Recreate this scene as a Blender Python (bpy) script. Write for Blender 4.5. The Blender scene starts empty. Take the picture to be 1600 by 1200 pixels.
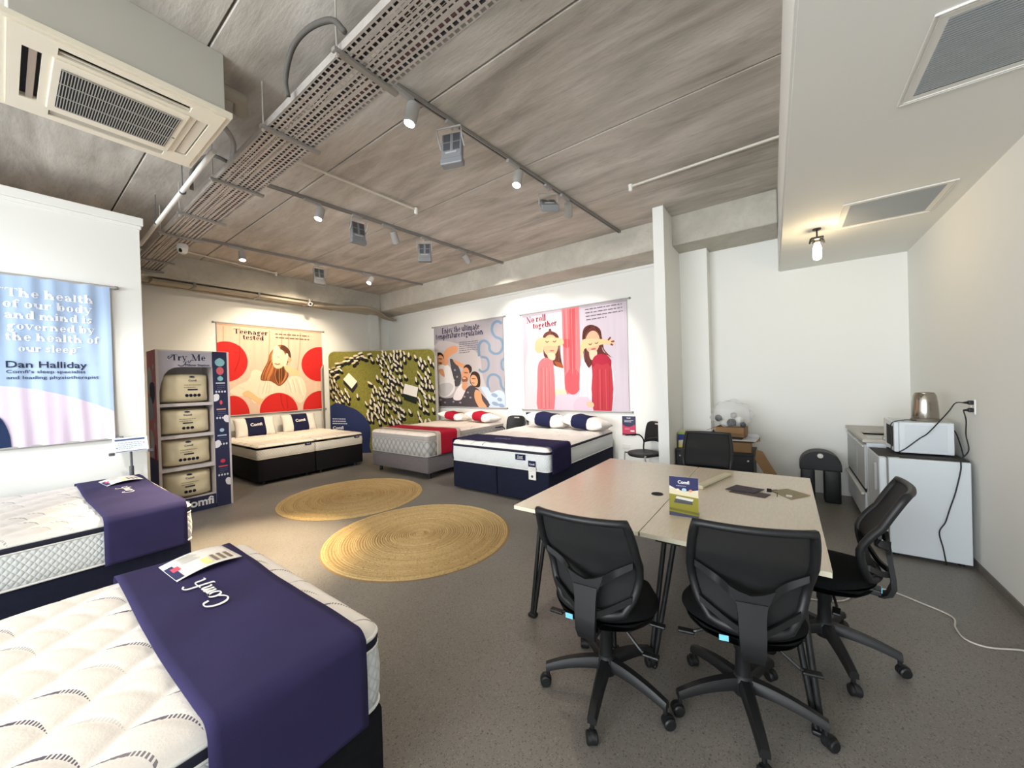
import bpy, bmesh, math, random
import numpy as np
from mathutils import Vector, Matrix
PI = math.pi
random.seed(7)
S = bpy.context.scene
COL = S.collection

# ------------------------------------------------------------------ camera
YAW, PITCH, ROLL, FPX = 0.63096, -0.00567, -0.02924, 582.95
def cam_axes():
    f = Vector((math.cos(YAW)*math.cos(PITCH), math.sin(YAW)*math.cos(PITCH), math.sin(PITCH)))
    r = Vector((math.sin(YAW), -math.cos(YAW), 0)); u = r.cross(f)
    c, s = math.cos(ROLL), math.sin(ROLL)
    return c*r+s*u, -s*r+c*u, f
cr, cu, cf = cam_axes()
cd = bpy.data.cameras.new('camera'); cam = bpy.data.objects.new('camera', cd); COL.objects.link(cam)
cd.sensor_width = 36; cd.lens = FPX*36/1600; cd.clip_start = .03; cd.clip_end = 60
mw = Matrix.Identity(4)
for i in range(3):
    mw[i][0] = cr[i]; mw[i][1] = cu[i]; mw[i][2] = -cf[i]
mw[0][3], mw[1][3], mw[2][3] = 0, 0, 1.62
cam.matrix_world = mw
S.camera = cam

# ------------------------------------------------------------------ world, daylight, lamps, exposure
S.view_settings.view_transform = 'Standard'; S.view_settings.look = 'None'
S.view_settings.gamma = 1; S.view_settings.use_curve_mapping = False
S.view_settings.exposure = 0.30
W = bpy.data.worlds.new('world'); S.world = W; W.use_nodes = True
bg = W.node_tree.nodes['Background']; bg.inputs[0].default_value = (.80, .90, 1, 1); bg.inputs[1].default_value = 1.2

def area(name, loc, direction, sx, sy, power, color):
    l = bpy.data.lights.new(name, 'AREA'); l.shape = 'RECTANGLE'; l.size = sx; l.size_y = sy
    l.energy = power; l.color = color
    o = bpy.data.objects.new(name, l); COL.objects.link(o); o.location = loc
    o.rotation_euler = Vector(direction).to_track_quat('-Z', 'Y').to_euler(); return o
def spot(name, loc, target, power, color, angle, blend=.6, rad=.03):
    l = bpy.data.lights.new(name, 'SPOT'); l.energy = power; l.color = color
    l.spot_size = math.radians(angle); l.spot_blend = blend; l.shadow_soft_size = rad
    o = bpy.data.objects.new(name, l); COL.objects.link(o); o.location = loc
    o.rotation_euler = (Vector(target)-Vector(loc)).to_track_quat('-Z', 'Y').to_euler(); return o
def point(name, loc, power, color, rad=.03):
    l = bpy.data.lights.new(name, 'POINT'); l.energy = power; l.color = color; l.shadow_soft_size = rad
    o = bpy.data.objects.new(name, l); COL.objects.link(o); o.location = loc; return o
WARM = (1, .84, .62); WARMW = (1, .88, .70); COOL = (.86, .92, 1); NEUT = (1, .95, .88)
# daylight through the shop front behind the camera
area('daylight', (-6.3, 2.4, 1.9), (1, 0, .10), 6.4, 2.5, 640, (.90, .95, 1))
# lamps of the same kind nearer the shop front, above and beside the picture
spot('flood_light_f', (-.45, 3.3, 3.62), (-.15, 5.95, 1.7), 85, COOL, 60, .8, .12)
spot('flood_light_g', (-.9, 1.6, 3.62), (.0, 2.4, .7), 75, WARMW, 56, .9, .3)
spot('flood_light_h', (-.7, 3.7, 3.7), (1.45, 6.2, .8), 230, NEUT, 38, .8, .1)

# ------------------------------------------------------------------ materials
def lin(h):
    h = h.lstrip('#'); v = [int(h[i:i+2], 16)/255 for i in (0, 2, 4)]
    return tuple(c/12.92 if c <= .04045 else ((c+.055)/1.055)**2.4 for c in v)+(1,)
MATS = {}
class NT:
    def __init__(s, m): s.t = m.node_tree; s.b = s.t.nodes['Principled BSDF']
    def n(s, typ, **kw):
        nd = s.t.nodes.new(typ)
        for k, v in kw.items():
            if k == 'ins':
                for a, b in v.items(): nd.inputs[a].default_value = b
            else: setattr(nd, k, v)
        return nd
    def l(s, a, b): s.t.links.new(a, b)
    def math(s, op, a, b=None, c=None):
        nd = s.n('ShaderNodeMath', operation=op)
        for i, v in enumerate((a, b, c)):
            if v is None: continue
            if isinstance(v, (int, float)): nd.inputs[i].default_value = v
            else: s.l(v, nd.inputs[i])
        return nd.outputs[0]
    def mix(s, fac, a, b):
        nd = s.n('ShaderNodeMix', data_type='RGBA')
        for i, v in ((0, fac), (6, a), (7, b)):
            if isinstance(v, (int, float, tuple)): nd.inputs[i].default_value = v
            else: s.l(v, nd.inputs[i])
        return nd.outputs[2]
    def noise(s, vec, scale, detail=4, rough=.55, dist=0):
        nd = s.n('ShaderNodeTexNoise', ins={'Scale': scale, 'Detail': detail, 'Roughness': rough, 'Distortion': dist})
        if vec is not None: s.l(vec, nd.inputs['Vector'])
        return nd.outputs['Fac']
    def ramp(s, fac, stops):
        nd = s.n('ShaderNodeValToRGB'); e = nd.color_ramp.elements
        while len(e) < len(stops): e.new(.5)
        for i, (p, c) in enumerate(stops): e[i].position = p; e[i].color = c
        s.l(fac, nd.inputs[0]); return nd.outputs[0]
    def obj(s, scale=(1, 1, 1), uv=False):
        tc = s.n('ShaderNodeTexCoord'); mp = s.n('ShaderNodeMapping'); mp.inputs['Scale'].default_value = scale
        s.l(tc.outputs['UV' if uv else 'Object'], mp.inputs[0]); return mp.outputs[0]
    def bump(s, h, strength, dist=.01):
        nd = s.n('ShaderNodeBump', ins={'Strength': strength, 'Distance': dist}); s.l(h, nd.inputs['Height'])
        s.l(nd.outputs[0], s.b.inputs['Normal'])
def M(name, col, rough=.55, metal=0, var=0, vscale=8, bump=0, bscale=60, spec=.5, emit=0, stretch=(1, 1, 1)):
    if name in MATS: return MATS[name]
    m = bpy.data.materials.new(name); m.use_nodes = True; t = NT(m); c = lin(col) if isinstance(col, str) else col
    t.b.inputs['Base Color'].default_value = c; t.b.inputs['Roughness'].default_value = rough
    t.b.inputs['Metallic'].default_value = metal; t.b.inputs['Specular IOR Level'].default_value = spec
    if emit:
        t.b.inputs['Emission Color'].default_value = c; t.b.inputs['Emission Strength'].default_value = emit
    if var or bump: v = t.obj(stretch)
    if var:
        f = t.noise(v, vscale); d = tuple(x*(1-var) for x in c[:3])+(1,); b = tuple(min(1, x*(1+var)) for x in c[:3])+(1,)
        t.l(t.ramp(f, [(.3, d), (.7, b)]), t.b.inputs['Base Color'])
    if bump: t.bump(t.noise(v, bscale, 3), bump)
    MATS[name] = m; return m

def make_floor():
    m = bpy.data.materials.new('polished_concrete_floor'); m.use_nodes = True; t = NT(m); v = t.obj()
    big = t.noise(v, .9, 5, .6); fine = t.noise(v, 55, 3, .6)
    base = t.ramp(big, [(.3, lin('#7b7670')), (.7, lin('#8e8983'))])
    base = t.mix(t.math('MULTIPLY', fine, .55), base, lin('#66615b'))
    vo = t.n('ShaderNodeTexVoronoi', feature='F1', ins={'Scale': 120, 'Randomness': 1}); t.l(v, vo.inputs['Vector'])
    sp = t.ramp(vo.outputs['Distance'], [(.12, (1, 1, 1, 1)), (.42, (0, 0, 0, 1))])
    pick = t.n('ShaderNodeSeparateColor'); t.l(vo.outputs['Color'], pick.inputs[0])
    dark = t.math('MULTIPLY', sp, t.math('GREATER_THAN', pick.outputs[0], .5))
    lite = t.math('MULTIPLY', sp, t.math('LESS_THAN', pick.outputs[0], .2))
    base = t.mix(t.math('MULTIPLY', dark, .8), base, lin('#39332e')); base = t.mix(t.math('MULTIPLY', lite, .5), base, lin('#b5aa9c'))
    v2 = t.n('ShaderNodeTexVoronoi', feature='F1', ins={'Scale': 48, 'Randomness': 1}); t.l(v, v2.inputs['Vector'])
    p2 = t.n('ShaderNodeSeparateColor'); t.l(v2.outputs['Color'], p2.inputs[0])
    big_ = t.math('MULTIPLY', t.ramp(v2.outputs['Distance'], [(.10, (1, 1, 1, 1)), (.30, (0, 0, 0, 1))]), t.math('GREATER_THAN', p2.outputs[1], .72))
    base = t.mix(t.math('MULTIPLY', big_, .75), base, lin('#413b36'))
    t.l(base, t.b.inputs['Base Color'])
    t.l(t.ramp(big, [(.3, (.36,)*3+(1,)), (.7, (.5,)*3+(1,))]), t.b.inputs['Roughness'])
    t.bump(fine, .06); t.b.inputs['Specular IOR Level'].default_value = .4; return m
def make_concrete(name, c1, c2, c3, sc, drip=False):
    m = bpy.data.materials.new(name); m.use_nodes = True; t = NT(m)
    v = t.obj(sc); big = t.noise(v, 1.0, 7, .62, .5); v2 = t.obj()
    blot = t.noise(v2, .55, 4, .5); fine = t.noise(v, 9, 5, .7)
    base = t.ramp(big, [(.28, lin(c1)), (.5, lin(c2)), (.72, lin(c3))])
    base = t.mix(t.math('MULTIPLY', t.ramp(blot, [(.42, (0, 0, 0, 1)), (.68, (1, 1, 1, 1))]), .45), base, lin(c3))
    base = t.mix(t.math('MULTIPLY', t.ramp(fine, [(.5, (0, 0, 0, 1)), (.75, (1, 1, 1, 1))]), .4), base, lin(c1))
    t.l(base, t.b.inputs['Base Color']); t.b.inputs['Roughness'].default_value = .85
    t.b.inputs['Specular IOR Level'].default_value = .25
    t.bump(fine, .25, .01); return m
def make_quilt(name, base, dark, amount=.45):
    """woven mattress top: uv = (channel, row) printed with crescent bands"""
    m = bpy.data.materials.new(name); m.use_nodes = True; t = NT(m)
    tc = t.n('ShaderNodeTexCoord'); sx = t.n('ShaderNodeSeparateXYZ'); t.l(tc.outputs['UV'], sx.inputs[0])
    p, q = sx.outputs[0], sx.outputs[1]
    fp = t.math('FRACT', p); arch = t.math('MULTIPLY', t.math('SINE', t.math('MULTIPLY', fp, PI)), .24)
    q2 = t.math('SUBTRACT', q, arch); fq = t.math('FRACT', q2)
    w = t.math('MULTIPLY', t.math('SINE', t.math('MULTIPLY', t.math('POWER', fp, 1.2), PI*.97)), .115)
    band = t.math('LESS_THAN', fq, w)
    cb = t.n('ShaderNodeCombineXYZ'); t.l(t.math('FLOOR', p), cb.inputs[0]); t.l(t.math('FLOOR', q2), cb.inputs[1])
    wn = t.n('ShaderNodeTexWhiteNoise', noise_dimensions='2D'); t.l(cb.outputs[0], wn.inputs[0])
    st = t.math('GREATER_THAN', wn.outputs[0], 1-amount)
    hat = t.math('GREATER_THAN', t.math('FRACT', t.math('MULTIPLY', fp, 17)), .45)
    hat = t.math('MAXIMUM', hat, t.math('LESS_THAN', fp, .42))
    k = t.math('MULTIPLY', t.math('MULTIPLY', band, st), t.math('MULTIPLY', hat, t.math('POWER', t.math('MULTIPLY', t.math('SUBTRACT', wn.outputs[0], 1-amount), 1/amount), .8)))
    t.l(t.mix(k, lin(base), lin(dark)), t.b.inputs['Base Color'])
    t.b.inputs['Roughness'].default_value = .9; t.b.inputs['Specular IOR Level'].default_value = .15
    t.bump(t.noise(t.obj(), 160, 2), .15, .004); return m
def make_diamond(name, base, dark, scale):
    """quilted mattress border, uv in metres along and up"""
    m = bpy.data.materials.new(name); m.use_nodes = True; t = NT(m)
    tc = t.n('ShaderNodeTexCoord'); sx = t.n('ShaderNodeSeparateXYZ'); t.l(tc.outputs['UV'], sx.inputs[0])
    a = t.math('MULTIPLY', t.math('ADD', sx.outputs[0], t.math('MULTIPLY', sx.outputs[1], .75)), scale)
    b = t.math('MULTIPLY', t.math('SUBTRACT', sx.outputs[0], t.math('MULTIPLY', sx.outputs[1], .75)), scale)
    s1 = t.math('ABSOLUTE', t.math('SINE', t.math('MULTIPLY', a, PI))); s2 = t.math('ABSOLUTE', t.math('SINE', t.math('MULTIPLY', b, PI)))
    h = t.math('POWER', t.math('MULTIPLY', s1, s2), .4)
    t.l(t.mix(h, lin(dark), lin(base)), t.b.inputs['Base Color']); t.b.inputs['Roughness'].default_value = .9
    t.b.inputs['Specular IOR Level'].default_value = .15
    t.bump(h, .5, .010); return m
def make_jute():
    m = bpy.data.materials.new('braided_jute'); m.use_nodes = True; t = NT(m); v = t.obj()
    f = t.noise(v, 70, 3, .7); g = t.noise(v, 5, 3)
    c = t.ramp(f, [(.28, lin('#8d724a')), (.42, lin('#c6aa78')), (.7, lin('#dcc596'))])
    ln = t.n('ShaderNodeVectorMath', operation='LENGTH'); t.l(v, ln.inputs[0]); rg = t.math('FLOOR', t.math('DIVIDE', ln.outputs['Value'], .024))
    wn = t.n('ShaderNodeTexWhiteNoise', noise_dimensions='1D'); t.l(rg, wn.inputs['W'])
    c = t.mix(t.math('MULTIPLY', wn.outputs[0], .55), c, lin('#a3865c')); c = t.mix(t.math('MULTIPLY', g, .3), c, lin('#b39766'))
    fl = t.ramp(t.noise(v, 26, 2, .5), [(.66, (0, 0, 0, 1)), (.74, (1, 1, 1, 1))])
    t.l(t.mix(t.math('MULTIPLY', fl, .6), c, lin('#6b5330')), t.b.inputs['Base Color'])
    t.b.inputs['Roughness'].default_value = .95; t.b.inputs['Specular IOR Level'].default_value = .1
    t.bump(f, .5, .01); return m
def make_mesh_net(name, col, alpha):
    m = bpy.data.materials.new(name); m.use_nodes = True; t = NT(m)
    t.b.inputs['Base Color'].default_value = lin(col); t.b.inputs['Roughness'].default_value = .8; t.b.inputs['Alpha'].default_value = alpha
    return m
def make_bag():
    m = bpy.data.materials.new('clear_plastic'); m.use_nodes = True; t = NT(m)
    t.b.inputs['Base Color'].default_value = (.9, .9, .9, 1); t.b.inputs['Roughness'].default_value = .12; t.b.inputs['Alpha'].default_value = .2
    t.bump(t.noise(t.obj(), 14, 4), .8, .05); return m
def make_hill_cloth():
    """hanging banner: pale blue cloth with a pale pink hill, uv 0..1"""
    m = bpy.data.materials.new('blue_and_pink_banner_cloth'); m.use_nodes = True; t = NT(m)
    tc = t.n('ShaderNodeTexCoord'); sx = t.n('ShaderNodeSeparateXYZ'); t.l(tc.outputs['UV'], sx.inputs[0])
    u, v = sx.outputs[0], sx.outputs[1]
    du = t.math('SUBTRACT', u, .47); hill = t.math('SUBTRACT', .365, t.math('MULTIPLY', t.math('MULTIPLY', du, du), .66))
    ing = t.math('LESS_THAN', v, hill)
    t.l(t.mix(ing, lin('#a9bfdc'), lin('#dccfe2')), t.b.inputs['Base Color']); t.b.inputs['Roughness'].default_value = .85
    t.b.inputs['Specular IOR Level'].default_value = .1
    return m
FLOOR = make_floor()
CEIL = make_concrete('board_marked_concrete', '#928c82', '#b9b3aa', '#d6d1c9', (4.2, .75, 3))
BEAM = make_concrete('cast_concrete_beam', '#a09b90', '#b7b2a6', '#cbc7bb', (1.6, 1.6, 1.6))
QTOP = make_quilt('crescent_quilted_knit', '#efe9e3', '#544c5c', .6)
QTOPY = make_quilt('crescent_quilted_cream', '#efe8dc', '#6b5a4c', .6)
QTOPR = make_quilt('striped_quilted_knit', '#e2d6cc', '#8a7a74', .25)
QSIDE = make_diamond('diamond_knit_white', '#e4e8e8', '#d3d8d8', 28)
QSIDEF = make_diamond('smooth_knit_white', '#e6eaea', '#dde1e1', 30)
QSIDEG = make_diamond('diamond_knit_grey', '#b3b2b0', '#7d7c7b', 8)
QSIDEC = make_diamond('cream_knit', '#e9e4da', '#d6cdbd', 24)
JUTE = make_jute()
NET = make_mesh_net('black_chair_mesh', '#0e0f10', .985)
BAG = make_bag()
HILL = make_hill_cloth()
WALLM = M('white_wall_paint', '#ebebe6', .75, bump=.04, bscale=120, spec=.25)
WHITE = M('white_plastic', '#e6e4de', .45); OFFW = M('cream_plastic', '#ded8c8', .5)
NAVY = M('navy_cloth', '#232544', .92, var=.10, vscale=5, bump=.2, bscale=400, spec=.15)
NAVYR = M('navy_runner_cloth', '#342f55', .9, var=.12, vscale=3, bump=.2, bscale=420, spec=.2)
NAVYB = M('navy_base_fabric', '#1f2233', .92, var=.12, vscale=30, spec=.15)
BLKB = M('black_base_fabric', '#1c1a1d', .92, spec=.15)
BANDM = M('navy_border_tape', '#15172c', .7)
PIPE = M('white_piping', '#e9e8e4', .7)
REDC = M('red_cloth', '#a3182f', .85, var=.06, vscale=6, spec=.15)
BEIGEC = M('beige_cloth', '#b3a79b', .9)
GREYB = M('grey_base_fabric', '#6d686a', .92, var=.08, vscale=40, spec=.15)
PILW = M('white_pillow_cotton', '#efe9e2', .9, bump=.2, bscale=9, spec=.15)
PILC = M('cream_pillow_in_bag', '#e2d6b4', .38, bump=.25, bscale=7)
BLK = M('black_plastic', '#131416', .5); BLKS = M('black_seat_fabric', '#0f1011', .95, bump=.3, bscale=300, spec=.15)
BLKM = M('black_powder_coat', '#121315', .45); CHROME = M('chrome', '#c8c8c8', .2, 1)
STEEL = M('brushed_steel', '#a9a297', .22, 1, var=.05, vscale=3, stretch=(1, 1, 40))
GALV = M('galvanised_steel', '#b5afa8', .5, .35, var=.14, vscale=9)
GREYP = M('grey_paint', '#7d7b78', .5); DGREY = M('dark_grey_metal', '#55575a', .45, .3); LGREY = M('pale_grey_metal', '#a7a5a2', .5)
TRACK = M('track_grey', '#8b8783', .5); DARK = M('dark_void', '#0c0c0d', .8); HOSE = M('grey_hose', '#55514c', .7)
LAM = M('pale_maple_laminate', '#ddd0bb', .27, var=.05, vscale=14, stretch=(1, 6, 1)); EDGE = M('pale_laminate_edge', '#dcd6bf', .5)
CARD = M('brown_cardboard', '#8d6d4b', .85, var=.08, vscale=6); ENAM = M('white_enamel', '#d4dade', .35)
GLOW = M('lit_lens', (1, .93, .80, 1), .4, emit=30); GLOWF = M('flood_glass_lit', (1, .95, .85, 1), .4, emit=3); GLOWW = M('lit_bulb', (1, .78, .45, 1), .4, emit=45)
PAPER = M('white_paper', '#efece6', .7)

# ------------------------------------------------------------------ builders
def tag(o, label=None, cat=None, group=None, kind=None):
    if label: o['label'] = label
    if cat: o['category'] = cat
    if group: o['group'] = group
    if kind: o['kind'] = kind
    return o
def thing(name, label, cat, loc=(0, 0, 0), rz=0, group=None):
    o = bpy.data.objects.new(name, None); o.empty_display_size = .1; COL.objects.link(o)
    o.location = loc; o.rotation_euler = (0, 0, rz); return tag(o, label, cat, group)
def obj(name, bm, mats, parent=None, smooth=False, angle=None, **kw):
    me = bpy.data.meshes.new(name)
    bmesh.ops.recalc_face_normals(bm, faces=bm.faces[:]) if kw.pop('recalc', True) else None
    bm.to_mesh(me); bm.free()
    for m in (mats if isinstance(mats, (list, tuple)) else [mats]): me.materials.append(m)
    if smooth:
        for p in me.polygons: p.use_smooth = True
        if angle is not None: me.set_sharp_from_angle(angle=math.radians(angle))
    o = bpy.data.objects.new(name, me); COL.objects.link(o)
    if parent: o.parent = parent
    return tag(o, **kw)
def B(): return bmesh.new()
def box(bm, c, s, bev=0, seg=2, mi=0, rot=None):
    """axis box: centre c, full size s, optional bevel and rotation matrix"""
    r = bmesh.ops.create_cube(bm, size=1); vs = r['verts']
    bmesh.ops.scale(bm, vec=s, verts=vs)
    if bev:
        es = list({e for v in vs for e in v.link_edges})
        rb = bmesh.ops.bevel(bm, geom=es, offset=min(bev, min(s)*.49), segments=seg, profile=.5, affect='EDGES')
        vs = list({v for f in rb['faces'] for v in f.verts} | {v for v in vs if v.is_valid})
    if rot is not None: bmesh.ops.rotate(bm, cent=(0, 0, 0), matrix=rot, verts=vs)
    bmesh.ops.translate(bm, vec=c, verts=vs)
    if mi:
        for f in {f for v in vs for f in v.link_faces}: f.material_index = mi
    return vs
def bx2(bm, a, b, **k): return box(bm, [(a[i]+b[i])/2 for i in range(3)], [abs(b[i]-a[i]) for i in range(3)], **k)
def tube(bm, pts, r, n=8, mi=0, closed=False, cap=True, flat=1.0):
    pts = [Vector(p) for p in pts]; N = len(pts); rings = []; up = None
    rr = r if isinstance(r, (list, tuple)) else [r]*N
    for i, p in enumerate(pts):
        if closed: d = pts[(i+1) % N]-pts[i-1]
        else: d = pts[min(i+1, N-1)]-pts[max(i-1, 0)]
        d.normalize()
        if up is None: up = Vector((0, 0, 1)) if abs(d.z) < .9 else Vector((1, 0, 0))
        a = d.cross(up)
        if a.length < 1e-5: a = d.orthogonal()
        a.normalize(); b = a.cross(d).normalized(); up = b
        rings.append([bm.verts.new(p+(a*math.cos(2*PI*k/n)+b*math.sin(2*PI*k/n)*flat)*rr[i]) for k in range(n)])
    for i in range(N if closed else N-1):
        A, Bq = rings[i], rings[(i+1) % N]
        for k in range(n):
            f = bm.faces.new((A[k], A[(k+1) % n], Bq[(k+1) % n], Bq[k])); f.material_index = mi
    if cap and not closed:
        for R in (rings[0], rings[-1]):
            f = bm.faces.new(R); f.material_index = mi
def lathe(bm, prof, n=24, mi=0, mat=None):
    rings = []; new = []
    for r, z in prof:
        R = [bm.verts.new((r*math.cos(2*PI*k/n), r*math.sin(2*PI*k/n), z)) for k in range(n)] if r > 1e-6 else [bm.verts.new((0, 0, z))]
        rings.append(R); new += R
    for A, Bq in zip(rings, rings[1:]):
        for k in range(n):
            vs = [A[k % len(A)], A[(k+1) % len(A)], Bq[(k+1) % len(Bq)], Bq[k % len(Bq)]]
            vs = list(dict.fromkeys(vs))
            if len(vs) > 2:
                f = bm.faces.new(vs); f.material_index = mi
    for R in (rings[0], rings[-1]):
        if len(R) > 2:
            f = bm.faces.new(R); f.material_index = mi
    if mat is not None: bmesh.ops.transform(bm, matrix=mat, verts=new)
    return new
def prism(bm, pts, vec, mi=0, bev=0):
    """polygon pts (3-D, planar) pushed along vec"""
    a = [bm.verts.new(p) for p in pts]; v = Vector(vec); b = [bm.verts.new(Vector(p)+v) for p in pts]; n = len(a)
    fs = [bm.faces.new(a), bm.faces.new(b[::-1])]+[bm.faces.new((a[i], a[(i+1) % n], b[(i+1) % n], b[i])) for i in range(n)]
    for f in fs: f.material_index = mi
    return a+b
def grid(bm, nx, ny, fn, mi=0, uvfn=None):
    vs = [[bm.verts.new(fn(i/nx, j/ny)) for j in range(ny+1)] for i in range(nx+1)]
    uvl = bm.loops.layers.uv.verify() if uvfn else None
    for i in range(nx):
        for j in range(ny):
            f = bm.faces.new((vs[i][j], vs[i+1][j], vs[i+1][j+1], vs[i][j+1])); f.material_index = mi; f.smooth = True
            if uvfn:
                for lp, (a, b) in zip(f.loops, ((i, j), (i+1, j), (i+1, j+1), (i, j+1))): lp[uvl].uv = uvfn(a/nx, b/ny)
    return vs
def dup(root, loc=None, rz=None, label=None, group=None):
    r = root.copy(); COL.objects.link(r)
    if loc is not None: r.location = loc
    if rz is not None: r.rotation_euler = (0, 0, rz)
    if label: r['label'] = label
    if group: r['group'] = group
    for ch in list(root.children):
        c = ch.copy(); COL.objects.link(c); c.parent = r
        for g in list(ch.children):
            d = g.copy(); COL.objects.link(d); d.parent = c
    return r
def arc(c, r, a0, a1, n, plane='xz'):
    out = []
    for k in range(n+1):
        a = math.radians(a0+(a1-a0)*k/n); u, v = r*math.cos(a), r*math.sin(a)
        out.append((c[0]+u, c[1], c[2]+v) if plane == 'xz' else (c[0], c[1]+u, c[2]+v) if plane == 'yz' else (c[0]+u, c[1]+v, c[2]))
    return out
def bez(pts, n=6):
    """smooth path through points (Catmull-Rom)"""
    P = [Vector(p) for p in pts]; P = [P[0]*2-P[1]]+P+[P[-1]*2-P[-2]]; out = []
    for i in range(1, len(P)-2):
        for k in range(n):
            t = k/n; a, b, c, d = P[i-1], P[i], P[i+1], P[i+2]
            out.append(.5*((2*b)+(c-a)*t+(2*a-5*b+4*c-d)*t*t+(3*b-a-3*c+d)*t**3))
    out.append(P[-2]); return out

# ---- lettering and flat print
_TX = {}
def glyphs(s, bold=0.0):
    k = (s, bold)
    if k in _TX: return _TX[k]
    cu_ = bpy.data.curves.new('lettering', 'FONT'); cu_.body = s; cu_.size = 1; cu_.offset = bold; cu_.resolution_u = 3
    cu_.fill_mode = 'FRONT'
    o = bpy.data.objects.new('lettering', cu_); COL.objects.link(o)
    dg = bpy.context.evaluated_depsgraph_get(); me = bpy.data.meshes.new_from_object(o.evaluated_get(dg))
    vs = [(v.co.x, v.co.y) for v in me.vertices]; fs = [tuple(p.vertices) for p in me.polygons]
    bpy.data.objects.remove(o); bpy.data.curves.remove(cu_); bpy.data.meshes.remove(me)
    x0 = min(v[0] for v in vs); x1 = max(v[0] for v in vs)
    _TX[k] = ([((x-x0), y) for x, y in vs], fs, x1-x0); return _TX[k]
def homog(src):
    A = []; b = []
    for (x, y), (u, v) in zip(src, ((0, 1), (1, 1), (1, 0), (0, 0))):
        A.append([x, y, 1, 0, 0, 0, -u*x, -u*y]); b.append(u); A.append([0, 0, 0, x, y, 1, -v*x, -v*y]); b.append(v)
    h = np.linalg.solve(np.array(A, float), np.array(b, float)); H = np.append(h, 1).reshape(3, 3)
    def f(p):
        q = H @ np.array([p[0], p[1], 1.]); return (q[0]/q[2], q[1]/q[2])
    return f
# a fat old-style serif, built from stems, bowls and slabs: (advance, elements) in em units
_V, _T = .165, .058
def _n(x): return [('v', x, 0, .5), ('s', x, 0), ('f', x, .5)]
def _arch(x): return [('a', x+.165, .27, .165, .235, 0, 165), ('v', x+.33, 0, .28), ('s', x+.33, 0)]
SERIF = {
 'o': (.56, [('a', .28, .25, .22, .26, 0, 360)]), 'e': (.53, [('a', .27, .25, .21, .26, 0, 322), ('h', .10, .47, .26)]),
 'a': (.53, [('a', .21, .35, .15, .16, 5, 150), ('a', .22, .14, .17, .15, 40, 330), ('v', .36, .03, .36), ('s', .40, 0), ('o', .10, .40)]),
 'n': (.64, _n(.13)+_arch(.13)), 'm': (.96, _n(.13)+_arch(.13)+_arch(.46)), 'h': (.64, [('v', .13, 0, .76), ('s', .13, 0), ('f', .13, .76)]+_arch(.13)),
 'r': (.47, _n(.13)+[('a', .28, .30, .14, .20, 60, 165), ('o', .37, .42)]), 'i': (.28, _n(.13)+[('o', .13, .65)]), 'l': (.28, [('v', .13, 0, .76), ('s', .13, 0), ('f', .13, .76)]),
 't': (.40, [('v', .17, .10, .66), ('h', .04, .36, .48), ('a', .27, .12, .11, .13, 170, 330)]),
 'u': (.64, [('v', .13, .2, .5), ('f', .13, .5), ('a', .29, .22, .16, .235, 185, 345), ('v', .46, 0, .5), ('f', .46, .5), ('s', .49, 0)]),
 'd': (.60, [('a', .24, .25, .20, .26, 0, 360), ('v', .44, 0, .76), ('f', .44, .76), ('s', .47, 0)]), 'b': (.60, [('a', .34, .25, .20, .26, 0, 360), ('v', .13, 0, .76), ('f', .13, .76)]),
 'p': (.60, [('a', .34, .25, .20, .26, 0, 360), ('v', .13, -.22, .5), ('f', .13, .5), ('s', .13, -.22)]),
 'g': (.56, [('a', .24, .32, .17, .19, 0, 360), ('o', .47, .47), ('h', .36, .48, .46), ('a', .25, -.09, .20, .13, 0, 360), ('d', .16, .15, .13, .03, .05)]),
 's': (.44, [('a', .21, .37, .14, .14, 25, 255), ('a', .21, .13, .15, .14, -155, 75), ('o', .33, .42), ('o', .09, .08)]),
 'y': (.56, [('d', .10, .5, .29, .0, .13), ('d', .47, .5, .22, -.18, .045), ('s', .10, .5), ('s', .46, .5), ('o', .16, -.17)]), 'v': (.56, [('d', .10, .5, .28, 0, .13), ('d', .47, .5, .29, 0, .045), ('s', .10, .5), ('s', .46, .5)]),
 'f': (.38, [('v', .15, 0, .62), ('s', .15, 0), ('h', .03, .35, .48), ('a', .26, .60, .12, .15, 35, 175), ('o', .35, .66)]), 'j': (.30, [('v', .15, -.10, .5), ('f', .15, .5), ('a', .04, -.10, .11, .12, 230, 355), ('o', .15, .65), ('o', .0, -.17)]),
 'T': (.72, [('v', .36, 0, .70), ('s', .36, 0), ('h', .04, .68, .69), ('d', .055, .70, .04, .52, .04), ('d', .665, .70, .68, .52, .04)]),
 'E': (.64, [('v', .17, 0, .70), ('h', .04, .56, .69), ('h', .04, .58, .01), ('h', .17, .42, .36), ('d', .54, .70, .56, .54, .04), ('d', .56, .0, .59, .17, .04), ('d', .42, .44, .42, .28, .04)]),
 'N': (.78, [('d', .15, 0, .15, .7, .045), ('d', .15, .70, .60, 0, .14), ('d', .61, 0, .61, .7, .045), ('s', .13, 0), ('s', .12, .69), ('s', .62, .69)]),
 'M': (.96, [('d', .14, 0, .14, .7, .045), ('d', .15, .70, .44, 0, .14), ('d', .75, .70, .45, 0, .045), ('v', .78, 0, .70), ('s', .13, 0), ('s', .79, 0), ('s', .10, .69), ('s', .83, .69)]),
 '\u201c': (.34, [('o', .10, .66), ('o', .24, .66)]), '\u201d': (.34, [('o', .10, .66), ('o', .24, .66)]), ' ': (.24, [])}
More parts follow.
